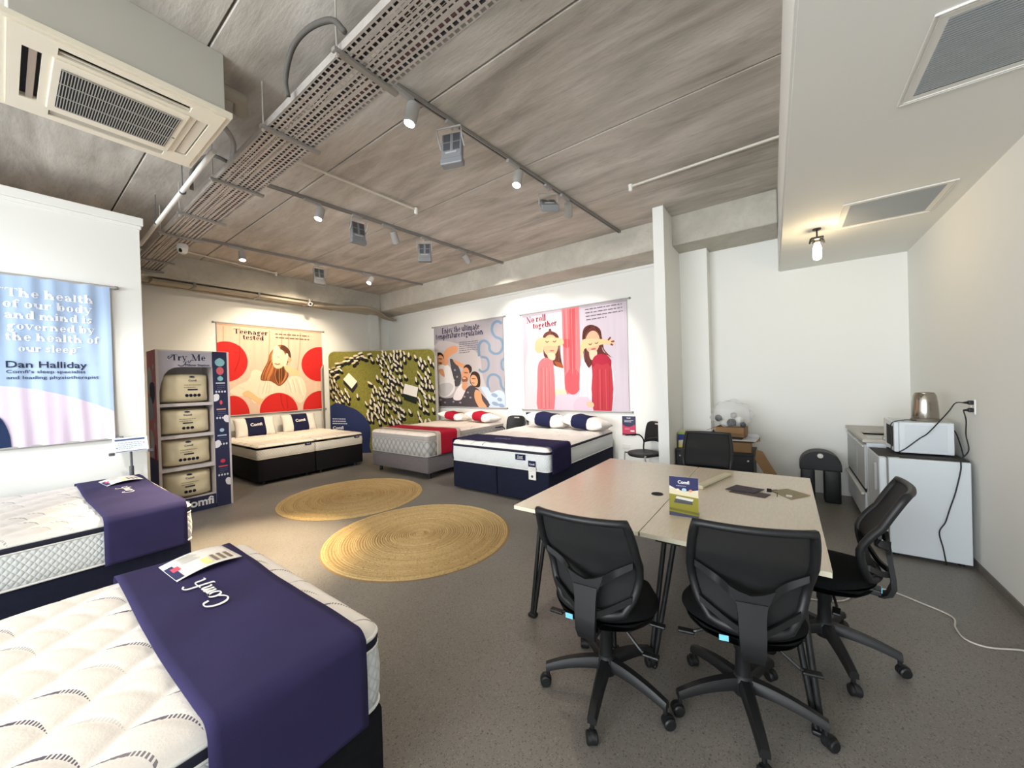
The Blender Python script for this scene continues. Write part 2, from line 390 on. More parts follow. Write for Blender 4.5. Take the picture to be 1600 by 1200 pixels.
def serif_polys(string):
    x = 0; out = []
    for ch in string:
        adv, els = SERIF[ch]
        for e in els:
            k = e[0]
            if k == 'v': out.append([(x+e[1]-_V/2, e[2]), (x+e[1]+_V/2, e[2]), (x+e[1]+_V/2, e[3]), (x+e[1]-_V/2, e[3])])
            elif k == 's': out.append([(x+e[1]-.12, e[2]), (x+e[1]+.12, e[2]), (x+e[1]+.12, e[2]+_T), (x+e[1]-.12, e[2]+_T)])
            elif k == 'f': out.append([(x+e[1]-.13, e[2]-.03), (x+e[1], e[2]-.075), (x+e[1], e[2]), (x+e[1]-.13, e[2])])
            elif k == 'h': out.append([(x+e[1], e[3]-_T/2), (x+e[2], e[3]-_T/2), (x+e[2], e[3]+_T/2), (x+e[1], e[3]+_T/2)])
            elif k == 'o': out.append([(x+e[1]+.065*math.cos(t), e[2]+.065*math.sin(t)) for t in [2*PI*q/12 for q in range(12)]])
            elif k == 'd':
                d = Vector((e[3]-e[1], e[4]-e[2])).normalized(); h = e[5]/2
                if abs(d.y) > .3: out.append([(x+e[1]-h, e[2]), (x+e[1]+h, e[2]), (x+e[3]+h, e[4]), (x+e[3]-h, e[4])])
                else: out.append([(x+e[1], e[2]-h), (x+e[3], e[4]-h), (x+e[3], e[4]+h), (x+e[1], e[2]+h)])
            elif k == 'a':
                n = max(6, int(abs(e[6]-e[5])/15)); O_, I_ = [], []
                for q in range(n+1):
                    a = math.radians(e[5]+(e[6]-e[5])*q/n); th = _T+(_V-_T)*math.cos(a)**2; O_.append((x+e[1]+e[3]*math.cos(a), e[2]+e[4]*math.sin(a)))
                    I_.append((x+e[1]+(e[3]-th)*math.cos(a), e[2]+(e[4]-_T)*math.sin(a)))
                out.append(('band', O_, I_))
        x += adv
    return out, x
class Sheet:
    """flat print on a rectangle: origin (bottom left), ux and uy span it, n faces out"""
    def __init__(s, o, ux, uy, n, src=None, disp=None, step=.00013, lift=.0008):
        s.o, s.ux, s.uy, s.n = Vector(o), Vector(ux), Vector(uy), Vector(n).normalized()
        s.w, s.h = s.ux.length, s.uy.length; s.f = homog(src) if src else (lambda p: p)
        s.bm = bmesh.new(); s.mats = []; s.k = 0; s.step = step; s.disp = disp; s.lift = lift
    def mi(s, c):
        m = c if not isinstance(c, str) else M('print_'+c.strip('#'), c, .75, spec=.2)
        if m not in s.mats: s.mats.append(m)
        return s.mats.index(m)
    def P(s, uv):
        d = s.lift+s.k*s.step+(s.disp(*uv) if s.disp else 0)
        return s.o+s.ux*uv[0]+s.uy*uv[1]+s.n*d
    @staticmethod
    def clip(p):
        for ax, lim, sg in ((0, 0, 1), (0, 1, -1), (1, 0, 1), (1, 1, -1)):
            out = []
            for i in range(len(p)):
                a, b = p[i-1], p[i]; ia, ib = sg*(a[ax]-lim) >= 0, sg*(b[ax]-lim) >= 0
                if ia != ib:
                    t = (lim-a[ax])/(b[ax]-a[ax]); out.append((a[0]+(b[0]-a[0])*t, a[1]+(b[1]-a[1])*t))
                if ib: out.append(b)
            p = out
            if len(p) < 3: return []
        return p
    def uvpoly(s, c, uv, inc=True):
        s.k += 1 if inc else (.25 if inc is False else 0)
        p = s.clip(list(uv))
        if len(p) < 3: return
        q = []
        for a in p:
            if not q or abs(a[0]-q[-1][0])+abs(a[1]-q[-1][1]) > 1e-6: q.append(a)
        if len(q) < 3: return
        f = s.bm.faces.new([s.bm.verts.new(s.P(a)) for a in q]); f.material_index = s.mi(c)
    def poly(s, c, pts, inc=True): s.uvpoly(c, [s.f(p) for p in pts], inc)
    def blob(s, c, pts, n=5, inc=True):
        P = [Vector((p[0], p[1], 0)) for p in pts]; N = len(P); out = []
        for i in range(N):
            a, b, d, e = P[i-1], P[i], P[(i+1) % N], P[(i+2) % N]
            for k in range(n):
                t = k/n; v = .5*((2*b)+(d-a)*t+(2*a-5*b+4*d-e)*t*t+(3*b-a-3*d+e)*t**3); out.append((v.x, v.y))
        s.poly(c, out, inc)
    def ell(s, c, cx, cy, rx, ry, ang=0, n=24, inc=True):
        a = math.radians(ang); ca, sa = math.cos(a), math.sin(a)
        s.poly(c, [(cx+rx*math.cos(t)*ca-ry*math.sin(t)*sa, cy+rx*math.cos(t)*sa+ry*math.sin(t)*ca) for t in [2*PI*k/n for k in range(n)]], inc)
    def stroke(s, c, pts, w, smooth=True, inc=True):
        P = [Vector((p[0], p[1], 0)) for p in pts]
        if smooth and len(P) > 2: P = bez(P, 6)
        s.k += 1 if inc else .25
        L, R = [], []
        for i, p in enumerate(P):
            d = (P[min(i+1, len(P)-1)]-P[max(i-1, 0)]).normalized(); nrm = Vector((-d.y, d.x, 0))*w/2
            L.append(p+nrm); R.append(p-nrm)
        for i in range(len(P)-1): s.poly(c, [(a.x, a.y) for a in (L[i], L[i+1], R[i+1], R[i])], None)
    def text(s, c, string, p0, p1, hs=1.0, bold=.02):
        """baseline from p0 to p1 (source coordinates); hs stretches the height"""
        s.k += 1
        vs, fs, w = glyphs(string, bold); a, b = s.f(p0), s.f(p1)
        A = Vector((a[0]*s.w, a[1]*s.h)); D = Vector((b[0]*s.w, b[1]*s.h))-A; sc = D.length/w; d = D.normalized(); u = Vector((-d.y, d.x))
        nv = []
        for x, y in vs:
            q = A+d*x*sc+u*y*sc*hs; nv.append(s.bm.verts.new(s.P((q.x/s.w, q.y/s.h))))
        m = s.mi(c)
        for f in fs:
            try: g = s.bm.faces.new([nv[i] for i in f]); g.material_index = m
            except ValueError: pass
    def serif(s, c, string, p0, p1, hs=1.0):
        s.k += 1; pl, w = serif_polys(string); a, b = s.f(p0), s.f(p1)
        A = Vector((a[0]*s.w, a[1]*s.h)); D = Vector((b[0]*s.w, b[1]*s.h))-A; sc = D.length/w; d = D.normalized(); u = Vector((-d.y, d.x))
        def T(p): q = A+d*p[0]*sc+u*p[1]*sc*hs; return (q.x/s.w, q.y/s.h)
        for e in pl:
            s.k += .12
            if e[0] == 'band':
                for i in range(len(e[1])-1): s.uvpoly(c, [T(e[1][i]), T(e[1][i+1]), T(e[2][i+1]), T(e[2][i])], None)
            else: s.uvpoly(c, [T(p) for p in e], None)
    def lines(s, c, p0, p1, dy, n, w, last=.6, seed=1):
        """small illegible copy as rows of word-long dashes"""
        rnd = random.Random(seed); s.k += 1
        for r in range(n):
            end = 1.0 if r < n-1 else last; t = 0
            while t < end-.02:
                l = min(end-t, rnd.uniform(.05, .16))
                a = [p0[i]+(p1[i]-p0[i])*t for i in (0, 1)]; b = [p0[i]+(p1[i]-p0[i])*(t+l) for i in (0, 1)]
                a[0] += dy[0]*r; a[1] += dy[1]*r; b[0] += dy[0]*r; b[1] += dy[1]*r
                s.poly(c, [(a[0], a[1]-w/2), (b[0], b[1]-w/2), (b[0], b[1]+w/2), (a[0], a[1]+w/2)], None)
                t += l+.025
    def strands(s, cols, paths, n, w, seed=0):
        """n fine strokes between the two paths of each pair (hair, folds)"""
        rnd = random.Random(seed); s.k += 1
        for A, B_ in paths:
            for i in range(n):
                t = (i+rnd.random())/n; P = [(a[0]+(b[0]-a[0])*t+rnd.uniform(-4, 4), a[1]+(b[1]-a[1])*t) for a, b in zip(A, B_)]
                s.stroke(cols[i % len(cols)], P, w*rnd.uniform(.6, 1.3), inc=False); s.k -= .2
        s.k += 1
    def done(s, name, parent, **kw):
        return obj(name, s.bm, s.mats, parent, recalc=False, **kw)

# ================================================================== the setting
def struct(name, bm, mats, parent=None, **kw):
    return obj(name, bm, mats, parent, kind='structure' if parent is None else None, **kw)
X0, XB, YR, YL, ZC = -6.5, 6.5, -1.23, 9.05, 3.95
b = B(); bx2(b, (X0, YR-.15, -.12), (XB+.15, YL+.15, 0)); struct('floor', b, FLOOR)
b = B(); bx2(b, (X0, YR-.15, ZC+.045), (XB+.15, YL+.15, ZC+.2)); ceil = struct('ceiling', b, CEIL)
jo = [X0, -5.42, -4.16, -2.9, -1.64, -.38, .88, 2.14, 3.40, 4.62, 5.86, XB]
for a, c in zip(jo, jo[1:]):
    b = B(); bx2(b, (a+.006, YR, ZC), (c-.006, YL, ZC+.05), bev=.006, seg=1); obj('ceiling_panel', b, CEIL, ceil)
b = B(); bx2(b, (X0, YR-.15, 0), (XB+.15, YR, ZC+.05)); struct('wall_right', b, WALLM)
b = B(); bx2(b, (XB, YR, 0), (XB+.15, YL+.15, ZC+.05)); struct('wall_back', b, WALLM)
b = B(); bx2(b, (X0, YL, 0), (XB, YL+.15, ZC+.05)); struct('wall_left', b, WALLM)
b = B(); bx2(b, (X0, 5.95, 0), (.975, 6.1, 3.53)); struct('wall_partition', b, WALLM)
b = B(); bx2(b, (X0, 5.915, 3.53), (1.005, 6.135, 3.62), bev=.006); struct('trim_1', b, WALLM)
b = B(); bx2(b, (X0, 5.935, 3.49), (.99, 6.115, 3.53), bev=.006); struct('trim_2', b, WALLM)
b = B()
bx2(b, (X0-.12, YR, 0), (X0, 6.0, .35)); bx2(b, (X0-.12, YR, 3.15), (X0, 6.0, ZC+.05))
bx2(b, (X0-.12, YR-.15, .35), (X0, -.95, 3.15)); bx2(b, (X0-.12, 5.75, .35), (X0, 6.1, 3.15)); bx2(b, (X0-.12, 6.0, 0), (X0, YL+.15, ZC+.05))
struct('wall_front', b, WALLM)
b = B()
for y in (-.95, .7, 2.4, 4.1, 5.75): bx2(b, (X0-.09, y-.03, .35), (X0-.03, y+.03, 3.15))
for z in (.38, 3.12): bx2(b, (X0-.09, -.95, z-.03), (X0-.03, 5.75, z+.03))
struct('window_1', b, BLKM)
b = B(); bx2(b, (5.33, 1.28, 0), (XB, 1.42, ZC)); struct('wall_fin', b, WALLM)
b = B(); bx2(b, (6.24, .90, 0), (XB, 1.28, 3.53)); struct('wall_pilaster', b, WALLM)
b = B(); bx2(b, (5.86, 8.92, 0), (6.12, YL, 3.53)); struct('wall_corner_pier', b, WALLM)
b = B(); bx2(b, (5.8, .03, 3.53), (XB, YL, ZC+.01), bev=.012, seg=1); struct('concrete_beam', b, BEAM)
b = B(); bx2(b, (X0, 8.35, 3.53), (5.8, YL, ZC+.01), bev=.012, seg=1); struct('concrete_beam', b, BEAM)
b = B(); prism(b, [(X0, YR, 3.06), (XB, YR, 3.06), (XB, .04, 3.06), (X0, -.245, 3.06)], (0, 0, ZC+.01-3.06)); bmesh.ops.bevel(b, geom=[e for e in b.edges if min(v.co.y for v in e.verts) > YR+.1 and max(v.co.z for v in e.verts) < 3.1], offset=.012, segments=2, affect='EDGES'); struct('ceiling_bulkhead', b, WALLM)
b = B(); bx2(b, (X0, YR, 0), (XB, YR+.012, .06)); struct('baseboard_right', b, M('baseboard_grey', '#6f6a63', .6))
b = B(); bx2(b, (6.47, 1.42, 3.485), (XB, YL, 3.53), bev=.004); struct('trim_3', b, WALLM)

# ================================================================== ceiling services
def vent(x0, x1, y0, y1, label):
    t = thing('ceiling_vent', label, 'vent', ((x0+x1)/2, (y0+y1)/2, 3.06), 0, 'return air grilles in the white bulkhead')
    hx, hy = (x1-x0)/2, (y1-y0)/2; b = B()
    for s in (-1, 1):
        box(b, (s*(hx+.025), 0, -.002), (.05, 2*hy+.10, .004)); box(b, (0, s*(hy+.025), -.002), (2*hx, .05, .004))
        box(b, (s*(hx+.049), 0, -.0045), (.006, 2*hy+.10, .009)); box(b, (0, s*(hy+.049), -.0045), (2*hx+.10, .006, .009))
        box(b, (s*(hx+.034), 0, -.004), (.003, 2*hy+.07, .008)); box(b, (0, s*(hy+.034), -.004), (2*hx+.07, .003, .008))
    obj('vent_frame', b, WHITE, t)
    b = B(); box(b, (0, 0, -.001), (2*hx, 2*hy, .002)); obj('backing', b, M('vent_shadow', '#6d7274', .8), t)
    b = B(); n = int(2*hx/.016)
    for i in range(n): box(b, (-hx+.008+i*.016, 0, -.003), (.008, 2*hy, .005))
    obj('vent_slats', b, M('vent_slat_grey', '#a9aeb0', .5), t, kind='stuff')
vent(2.32, 2.86, -1.12, -.575, 'large grey slatted air grille in the white bulkhead, cut by the picture corner')
vent(4.36, 4.95, -1.05, -.49, 'smaller-looking grey air grille in the white bulkhead, beside the glowing bulb')

# ---- air conditioner cassette
t = thing('air_conditioner', 'boxed-in cream ceiling cassette air conditioner with slotted grille', 'air conditioner', (.51, 3.56, 3.53))
b = B(); bx2(b, (-.45, -.46, .02), (.45, .46, .42), bev=.004); obj('housing', b, M('ac_housing_grey', '#b3b0a6', .6), t)
b = B()
R = .485
def ring_plate(b, out, inn, z0, z1):
    o = [(-out, -out), (out, -out), (out, out), (-out, out)]; i_ = [(-inn, -inn), (inn, -inn), (inn, inn), (-inn, inn)]
    for k in range(4):
        a, c, d, e = o[k], o[(k+1) % 4], i_[(k+1) % 4], i_[k]
        prism(b, [(a[0], a[1], z0), (c[0], c[1], z0), (d[0], d[1], z0), (e[0], e[1], z0)], (0, 0, z1-z0))
ring_plate(b, R, .455, -.012, .02); ring_plate(b, .455, .405, -.02, .012); ring_plate(b, .335, .28, -.02, .012)
for k in (-1, 1):                                    # a slot is left open on each side
    for h in (-1, 1):
        bx2(b, (k*.335, h*.285, -.02), (k*.405, h*.405, .012)); bx2(b, (h*.285, k*.335, -.02), (h*.335, k*.405, .012))
obj('face_panel', b, M('ac_cream', '#e3dac6', .5), t)
for sx, sy in ((1, 0), (-1, 0), (0, 1), (0, -1)):
    b = B(); rot = Matrix.Rotation(math.radians(28)*(1 if (sx or -sy) > 0 else -1), 3, 'Y' if sx else 'X')
    fw = .03 if (sx < 0 or sy < 0) else .056; box(b, (sx*.37+(.004 if sx < 0 else 0), sy*(.352 if sy < 0 else .37), -.008), (fw, .56, .008) if sx else (.56, fw*(.45 if sy < 0 else 1), .008), bev=.003); obj('air_flap', b, M('ac_flap'+str(sx)+str(sy), {(1, 0): '#ddd4c2', (-1, 0): '#a39484', (0, 1): '#b3ac9d', (0, -1): '#d9d0bd'}[(sx, sy)], .5), t)  # far flap painted darker to stand for the shade of its recess
    b = B(); box(b, (sx*.37, sy*.37, .014), (.07, .57, .004) if sx else (.57, .07, .004)); obj('air_slot', b, DARK, t)
b = B(); box(b, (0, 0, -.024), (.60, .60, .012), bev=.01)
obj('grille_frame', b, M('ac_cream', '#e3dac6'), t)
b = B(); box(b, (.0, 0, -.0305), (.53, .46, .002)); obj('grille_backing', b, M('ac_filter_dark', '#1d1d21', .9), t)
b = B()
for i in range(43): box(b, (-.258+i*.0123, 0, -.0325), (.0042, .46, .005))
for y in (-.23, -.077, .077, .23): box(b, (.0, y, -.035), (.53, .006, .004))
obj('grille_slats', b, M('ac_slat', '#a39f96', .5), t, kind='stuff')
b = B(); box(b, (.282, .06, -.031), (.014, .012, .002)); obj('indicator_light', b, DGREY, t)

# ---- perforated cable tray with struts, rods and the cables lying in it
t = thing('cable_tray', 'wide galvanised perforated cable tray hung across the concrete ceiling', 'cable tray', (1.415, 4.6, 3.62))
TW, y0, y1 = .175, -3.75, 4.05
b = B(); pit = .0389; nx = 9; ny = int((y1-y0)/(pit*1.25))
def holed(b, cx, cy, px, py, hx, hy, z):
    o = [b.verts.new((cx+sx*px/2, cy+sy*py/2, z)) for sx, sy in ((-1, -1), (1, -1), (1, 1), (-1, 1))]
    i = [b.verts.new((cx+sx*hx/2, cy+sy*hy/2, z)) for sx, sy in ((-1, -1), (1, -1), (1, 1), (-1, 1))]
    for k in range(4): b.faces.new((o[k], o[(k+1) % 4], i[(k+1) % 4], i[k]))
py = pit*1.25
for i in range(nx):
    for j in range(ny):
        cy = y0+py*(j+.5+(.5 if i % 2 else 0)); cx = -TW+.01945+pit*i
        holed(b, cx, cy, pit, py, .0225, .033, 0)
obj('perforated_tray_floor', b, GALV, t, recalc=False)
for s in (-1, 1):
    b = B(); bx2(b, (s*TW-.0015, y0, 0), (s*TW+.0015, y1, .055)); bx2(b, (s*TW-(.012 if s > 0 else 0), y0, .053), (s*TW+(0 if s > 0 else .012), y1, .056)); obj('side_rail', b, GALV, t)
for Y in (1.05, 2.1, 3.15, 4.3, 5.4, 6.25, 7.65, 8.3):
    b = B(); yy = Y-4.6; bx2(b, (-.225, yy-.02, -.025), (.225, yy+.02, -.001), bev=.003); obj('strut_channel', b, M('strut_grey', '#96928d', .5, .5), t)
    b = B()
    for s in (-.2,): tube(b, [(s, yy, -.05), (s, yy, .33)], .0055, 6); box(b, (s, yy, -.035), (.02, .02, .014))
    obj('hanger_rod', b, GALV, t)
cabc = ['#2b2a29', '#452624', '#383634', '#232224', '#403d3a', '#4c2c29', '#272628']
cabn = ['dark grey', 'brick red', 'mid-grey', 'near-black', 'taupe', 'faded red', 'charcoal']
for i, x in enumerate((-.132, -.09, -.045, .0, .045, .09, .132)):
    b = B(); rnd = random.Random(i); pts = [(1.415+x+rnd.uniform(-.012, .012), .9+k*.48, 3.638+.003*(k % 2)) for k in range(17)]
    tube(b, bez(pts, 3), .015, 6); obj('tray_cable', b, M('cable_'+cabn[i].replace(' ', '_'), cabc[i], .6), smooth=True, label='%s electrical cable lying along the perforated ceiling tray' % cabn[i], cat='cable', group='cables lying in the perforated tray')
# flexible hoses looping beside the tray, grey pipe to the air conditioner
b = B(); tube(b, bez([(1.22, 2.02, 3.68), (1.2, 2.12, 3.79), (1.18, 2.35, 3.86), (1.17, 2.55, 3.84), (1.17, 2.66, 3.70), (1.19, 2.68, 3.60)]), .017, 8)
obj('flexible_hose', b, HOSE, smooth=True, label='dark flexible hose arching beside the tray under the upper hanger rod', cat='hose', group='flexible hoses looping off the tray')
b = B(); tube(b, bez([(1.25, 4.0, 3.67), (1.2, 4.2, 3.78), (1.17, 4.45, 3.83), (1.15, 4.65, 3.78), (1.16, 4.72, 3.62)]), .016, 8)
obj('flexible_hose', b, HOSE, smooth=True, label='dark flexible hose arching beside the tray near the end of the white pipe', cat='hose', group='flexible hoses looping off the tray')
t = thing('drain_pipe', 'white round pipe hung along the ceiling from the air conditioner to the partition', 'pipe', (1.1, 5.2, 3.63))
b = B(); tube(b, [(0, -1.35, .01), (.045, 1.75, -.02)], .021, 10); obj('pipe', b, WHITE, t, smooth=True, angle=40)
for y in (-.35, .75):
    b = B(); tube(b, [(.02, y, -.01), (.02, y, .32)], .004, 6); obj('hanger', b, DGREY, t)
    b = B(); tube(b, [(.02, y-.012, -.003), (.02, y+.012, -.003)], .027, 10); obj('clip', b, DGREY, t)
b = B(); tube(b, bez([(1.0, 3.55, 3.78), (1.08, 3.62, 3.78), (1.2, 3.72, 3.72), (1.26, 3.95, 3.66)]), .02, 8)
obj('conduit_bend', b, LGREY, smooth=True, label='grey bent conduit running from the air conditioner into the tray', cat='conduit')
b = B(); tube(b, [(1.0, 3.3, 3.83), (1.12, 3.3, 3.83), (1.16, 3.42, 3.80)], .05, 12)
obj('insulated_pipe', b, M('pipe_lagging', '#a29a8d', .8), smooth=True, angle=50, label='fat lagged pipe stub leaving the side of the air conditioner', cat='pipe')
# sprinkler pipes
for (a, c, lab) in (((1.64, 3.95), (3.26, 3.86), 'thin grey sprinkler pipe with white head between the two nearer light tracks'),
                    ((4.48, -.03), (4.49, 1.44), 'pale sprinkler pipe with white head coming out of the white bulkhead'),
                    ((1.64, 7.86), (3.27, 8.12), 'thin grey sprinkler pipe with white head near the dome camera')):
    t = thing('sprinkler_pipe', lab, 'pipe', (a[0], a[1], 3.915), 0, 'sprinkler pipes under the ceiling'); d = Vector((c[0]-a[0], c[1]-a[1], 0))
    b = B(); tube(b, [(0, 0, 0), d], .013, 8); obj('pipe', b, M('pipe_pale', '#d8d2c6', .5), t, smooth=True, angle=40)
    b = B(); lathe(b, [(.0, -.055), (.018, -.055), (.024, -.045), (.024, -.01), (.028, .0), (.028, .02), (0, .02)], 12); ob = obj('sprinkler_head', b, WHITE, t, smooth=True, angle=40); ob.location = d
# dome camera and small camera
t = thing('dome_camera', 'white dome security camera below the end of the cable tray', 'camera', (1.46, 6.42, 3.5))
b = B(); lathe(b, [(0, .075), (.05, .075), (.06, .06), (.064, .03), (0, .03)], 20); obj('mount', b, WHITE, t, smooth=True, angle=35)
b = B(); lathe(b, [(.056, .03), (.058, 0), (.05, -.03), (.033, -.05), (0, -.058)], 20); obj('dome', b, WHITE, t, smooth=True)
b = B(); box(b, (-.028, -.035, -.018), (.035, .035, .05), bev=.012); obj('camera_lens', b, DARK, t)
t = thing('security_camera', 'small white bullet security camera on the beam edge above the red-dotted banner', 'camera', (4.02, 8.36, 3.46))
b = B(); tube(b, [(0, 0, .10), (0, -.02, .03)], .016, 8); box(b, (0, .02, .10), (.06, .03, .05), bev=.01); obj('bracket', b, WHITE, t)
b = B(); tube(b, [(0, .03, .0), (-.02, -.08, -.02)], .04, 12); obj('camera_body', b, WHITE, t, smooth=True, angle=40)
b = B(); tube(b, [(-.02, -.08, -.02), (-.0215, -.088, -.0215)], .026, 12); obj('camera_lens', b, DARK, t)

# ---- lighting tracks, spots and floods
def track(a, c, lab):
    A, C_ = Vector(a), Vector(c); d = C_-A; t = thing('light_track', lab, 'track', a, math.atan2(d.y, d.x), 'lighting tracks on the concrete ceiling'); L = d.length
    b = B(); bx2(b, (0, -.018, -.034), (L, -.008, 0)); bx2(b, (0, .008, -.034), (L, .018, 0)); bx2(b, (0, -.018, -.006), (L, .018, 0)); obj('track_rail', b, TRACK, t)
    b = B(); bx2(b, (.02, -.008, -.026), (L-.02, .008, -.024)); obj('track_slot', b, DARK, t)
    b = B(); bx2(b, (L-.03, -.02, -.036), (L+.01, .02, 0), bev=.004); bx2(b, (-.01, -.02, -.036), (.03, .02, 0), bev=.004); obj('end_cap', b, TRACK, t)
track((1.5, 2.40, ZC), (5.82, 2.05, ZC), 'grey lighting track nearest the camera on the concrete ceiling')
track((1.5, 4.72, ZC), (5.80, 4.37, ZC), 'middle grey lighting track on the concrete ceiling')
track((1.5, 7.17, ZC), (5.80, 6.72, ZC), 'farthest grey lighting track, nearest the red-dotted banner')
def trky(k, x): return [2.40-.081*(x-1.5), 4.72-.0814*(x-1.5), 7.17-.1047*(x-1.5)][k]
def spotlight(k, x, target, L, lab, power, color, angle=62, blend=.6, lit=True, drop=.10, col=None):
    y = trky(k, x); t = thing('track_spotlight', lab, 'spotlight', (x, y, ZC-.034), 0, 'spotlights on the ceiling tracks')
    d = (Vector(target)-Vector((x, y, ZC-.034-drop))).normalized()
    cm = col or LGREY
    b = B(); box(b, (-.09, 0, -.016), (.20, .034, .034), bev=.004); obj('adapter', b, LGREY, t)
    b = B(); tube(b, [(0, 0, -.03), (0, 0, -drop)], .007, 8); box(b, (0, 0, -drop), (.02, .05, .03), bev=.004); obj('stem', b, LGREY, t)
    q = d.to_track_quat('Z', 'Y').to_matrix().to_4x4(); c = Vector((0, 0, -drop)); q.translation = c
    b = B(); lathe(b, [(0, -.05), (.044, -.05), (.05, -.044), (.052, L-.01), (.050, L), (.042, L), (.042, L-.012), (0, L-.012)], 20, mat=q); obj('lamp_body', b, cm, t, smooth=True, angle=40)
    b = B(); lathe(b, [(0, L-.011), (.041, L-.011), (.041, L-.006), (0, L-.004)], 20, mat=q); obj('lamp_lens', b, GLOW, t)
    spot('spot_beam', Vector((x, y, ZC-.034-drop))+d*(L+.012), target, power, color, angle, blend)
spotlight(0, 1.99, (1.1, 2.75, 0), .12, 'lit spotlight nearest the camera, beside the perforated tray', 60, WARMW, 75)
spotlight(0, 3.31, (2.0, 2.3, 0), .12, 'lit spotlight between the two grey flood lamps of the nearest track', 45, WARMW, 75)
spotlight(0, 4.30, (6.5, 3.3, 1.6), .12, 'spotlight at the far end of the nearest track, aimed away at the wall', 95, NEUT, 62, .35)
spotlight(1, 2.40, (1.2, 4.3, 0), .11, 'lit spotlight at the start of the middle track, by the tray', 1500, (1, .80, .52), 42, .9)
spotlight(1, 3.43, (5.6, 5.6, .6), .12, 'spotlight seen from behind between the two floods of the middle track', 90, WARMW, 60)
spotlight(1, 4.83, (6.5, 4.2, 2.1), .11, 'spotlight at the far end of the middle track aimed at the back wall', 110, NEUT, 80)
spotlight(2, 2.36, (2.1, 6.1, 0), .10, 'lit spotlight on the farthest track near the dome camera', 60, WARM, 80)
spotlight(2, 4.55, (2.4, 6.2, .9), .11, 'small white spotlight at the end of the farthest track', 60, WARM, 80, col=WHITE)
def floodlight(k, x, target, lab, power, color, angle=80, blend=.6, dip=-.12):
    """grey flood head; the finned back looks at the camera, the glass at the target"""
    y = trky(k, x); d = (Vector(target)-Vector((x, y, ZC-.224))).normalized(); t = thing('flood_lamp', lab, 'flood light', (x, y, ZC-.034), 0, 'grey flood lamps on the ceiling tracks')
    b = B(); box(b, (0, 0, -.012), (.14, .036, .028), bev=.004); tube(b, [(0, 0, -.02), (0, 0, -.06)], .008, 8); obj('adapter', b, LGREY, t)
    hd = Vector((d.x, d.y, 0)).normalized(); z = -Vector((hd.x, hd.y, dip)).normalized(); xx = Vector((0, 0, 1)).cross(z).normalized(); yy = z.cross(xx); q = Matrix((xx, yy, z)).transposed().to_4x4(); q.translation = Vector((0, 0, -.215))
    def T(b): bmesh.ops.transform(b, matrix=q, verts=b.verts[:]); return b
    b = B(); box(b, (0, 0, 0), (.19, .25, .06), bev=.012); box(b, (0, -.135, -.004), (.205, .06, .075), bev=.01); obj('lamp_housing', T(b), M('flood_grey', '#85878a', .5, .2), t)
    for sx in (-1, 1):
        for (cy, h) in ((.075, .07), (-.005, .07)):
            b = B(); box(b, (sx*.045, cy, .031), (.062, h, .006), bev=.002); obj('heat_sink_recess', T(b), DGREY, t)
    b = B(); box(b, (0, -.062, .033), (.11, .014, .012), bev=.004); obj('handle_bar', T(b), LGREY, t)
    b = B(); box(b, (0, .02, -.032), (.165, .19, .006)); obj('lamp_glass', T(b), GLOWF, t)
    b = B(); tube(b, [(-.11, 0, 0), (-.11, .05, .06), (-.11, .125, .09), (.11, .125, .09), (.11, .05, .06), (.11, 0, 0)], .008, 6); obj('yoke_bracket', T(b), LGREY, t)
    spot('flood_beam', Vector((x, y, ZC-.25))+hd*.09, target, power, color, angle, blend)
floodlight(0, 2.40, (6.4, 3.9, 1.2), 'grey flood lamp nearest the camera on the nearest track', 95, NEUT, 62)
floodlight(0, 3.86, (5.3, 3.4, .6), 'grey flood lamp tilted steeply near the wall end of the nearest track', 130, NEUT, 76, dip=-1.3)
floodlight(1, 2.88, (3.4, 9.0, 1.2), 'darker grey flood lamp in the middle of the middle track', 220, WARM, 70)
floodlight(1, 3.97, (6.4, 6.6, 1.3), 'grey flood lamp on the middle track nearest the back wall', 190, WARMW, 70)
floodlight(2, 3.53, (3.7, 9.0, 1.8), 'grey flood lamp on the farthest track in front of the red-dotted banner', 260, WARM, 86)
# ---- bulb under the bulkhead
t = thing('bracket_lamp', 'glowing bare bulb lamp on a short bracket under the white bulkhead', 'lamp', (4.84, -.29, 3.06))
b = B(); lathe(b, [(0, 0), (.035, 0), (.035, -.012), (0, -.012)], 16); tube(b, [(0, 0, 0), (0, 0, -.10)], .007, 8); obj('mount', b, BLKM, t)
b = B(); box(b, (0, 0, -.10), (.10, .10, .02), bev=.006); tube(b, [(.04, -.05, -.10), (.05, -.06, -.14)], .008, 6); tube(b, [(-.04, .05, -.10), (-.05, .06, -.15)], .008, 6); obj('bracket', b, BLKM, t)
b = B(); lathe(b, [(0, -.11), (.018, -.115), (.022, -.15), (.034, -.19), (.036, -.26), (.03, -.30), (0, -.315)], 16); obj('bulb', b, GLOWW, t, smooth=True)
b = B(); lathe(b, [(.026, -.118), (.040, -.118), (.042, -.145), (.028, -.15)], 16); obj('lamp_rim', b, STEEL, t)
point('bulb_light', (4.76, -.36, 2.86), 1.5, (1, .74, .46), .05)

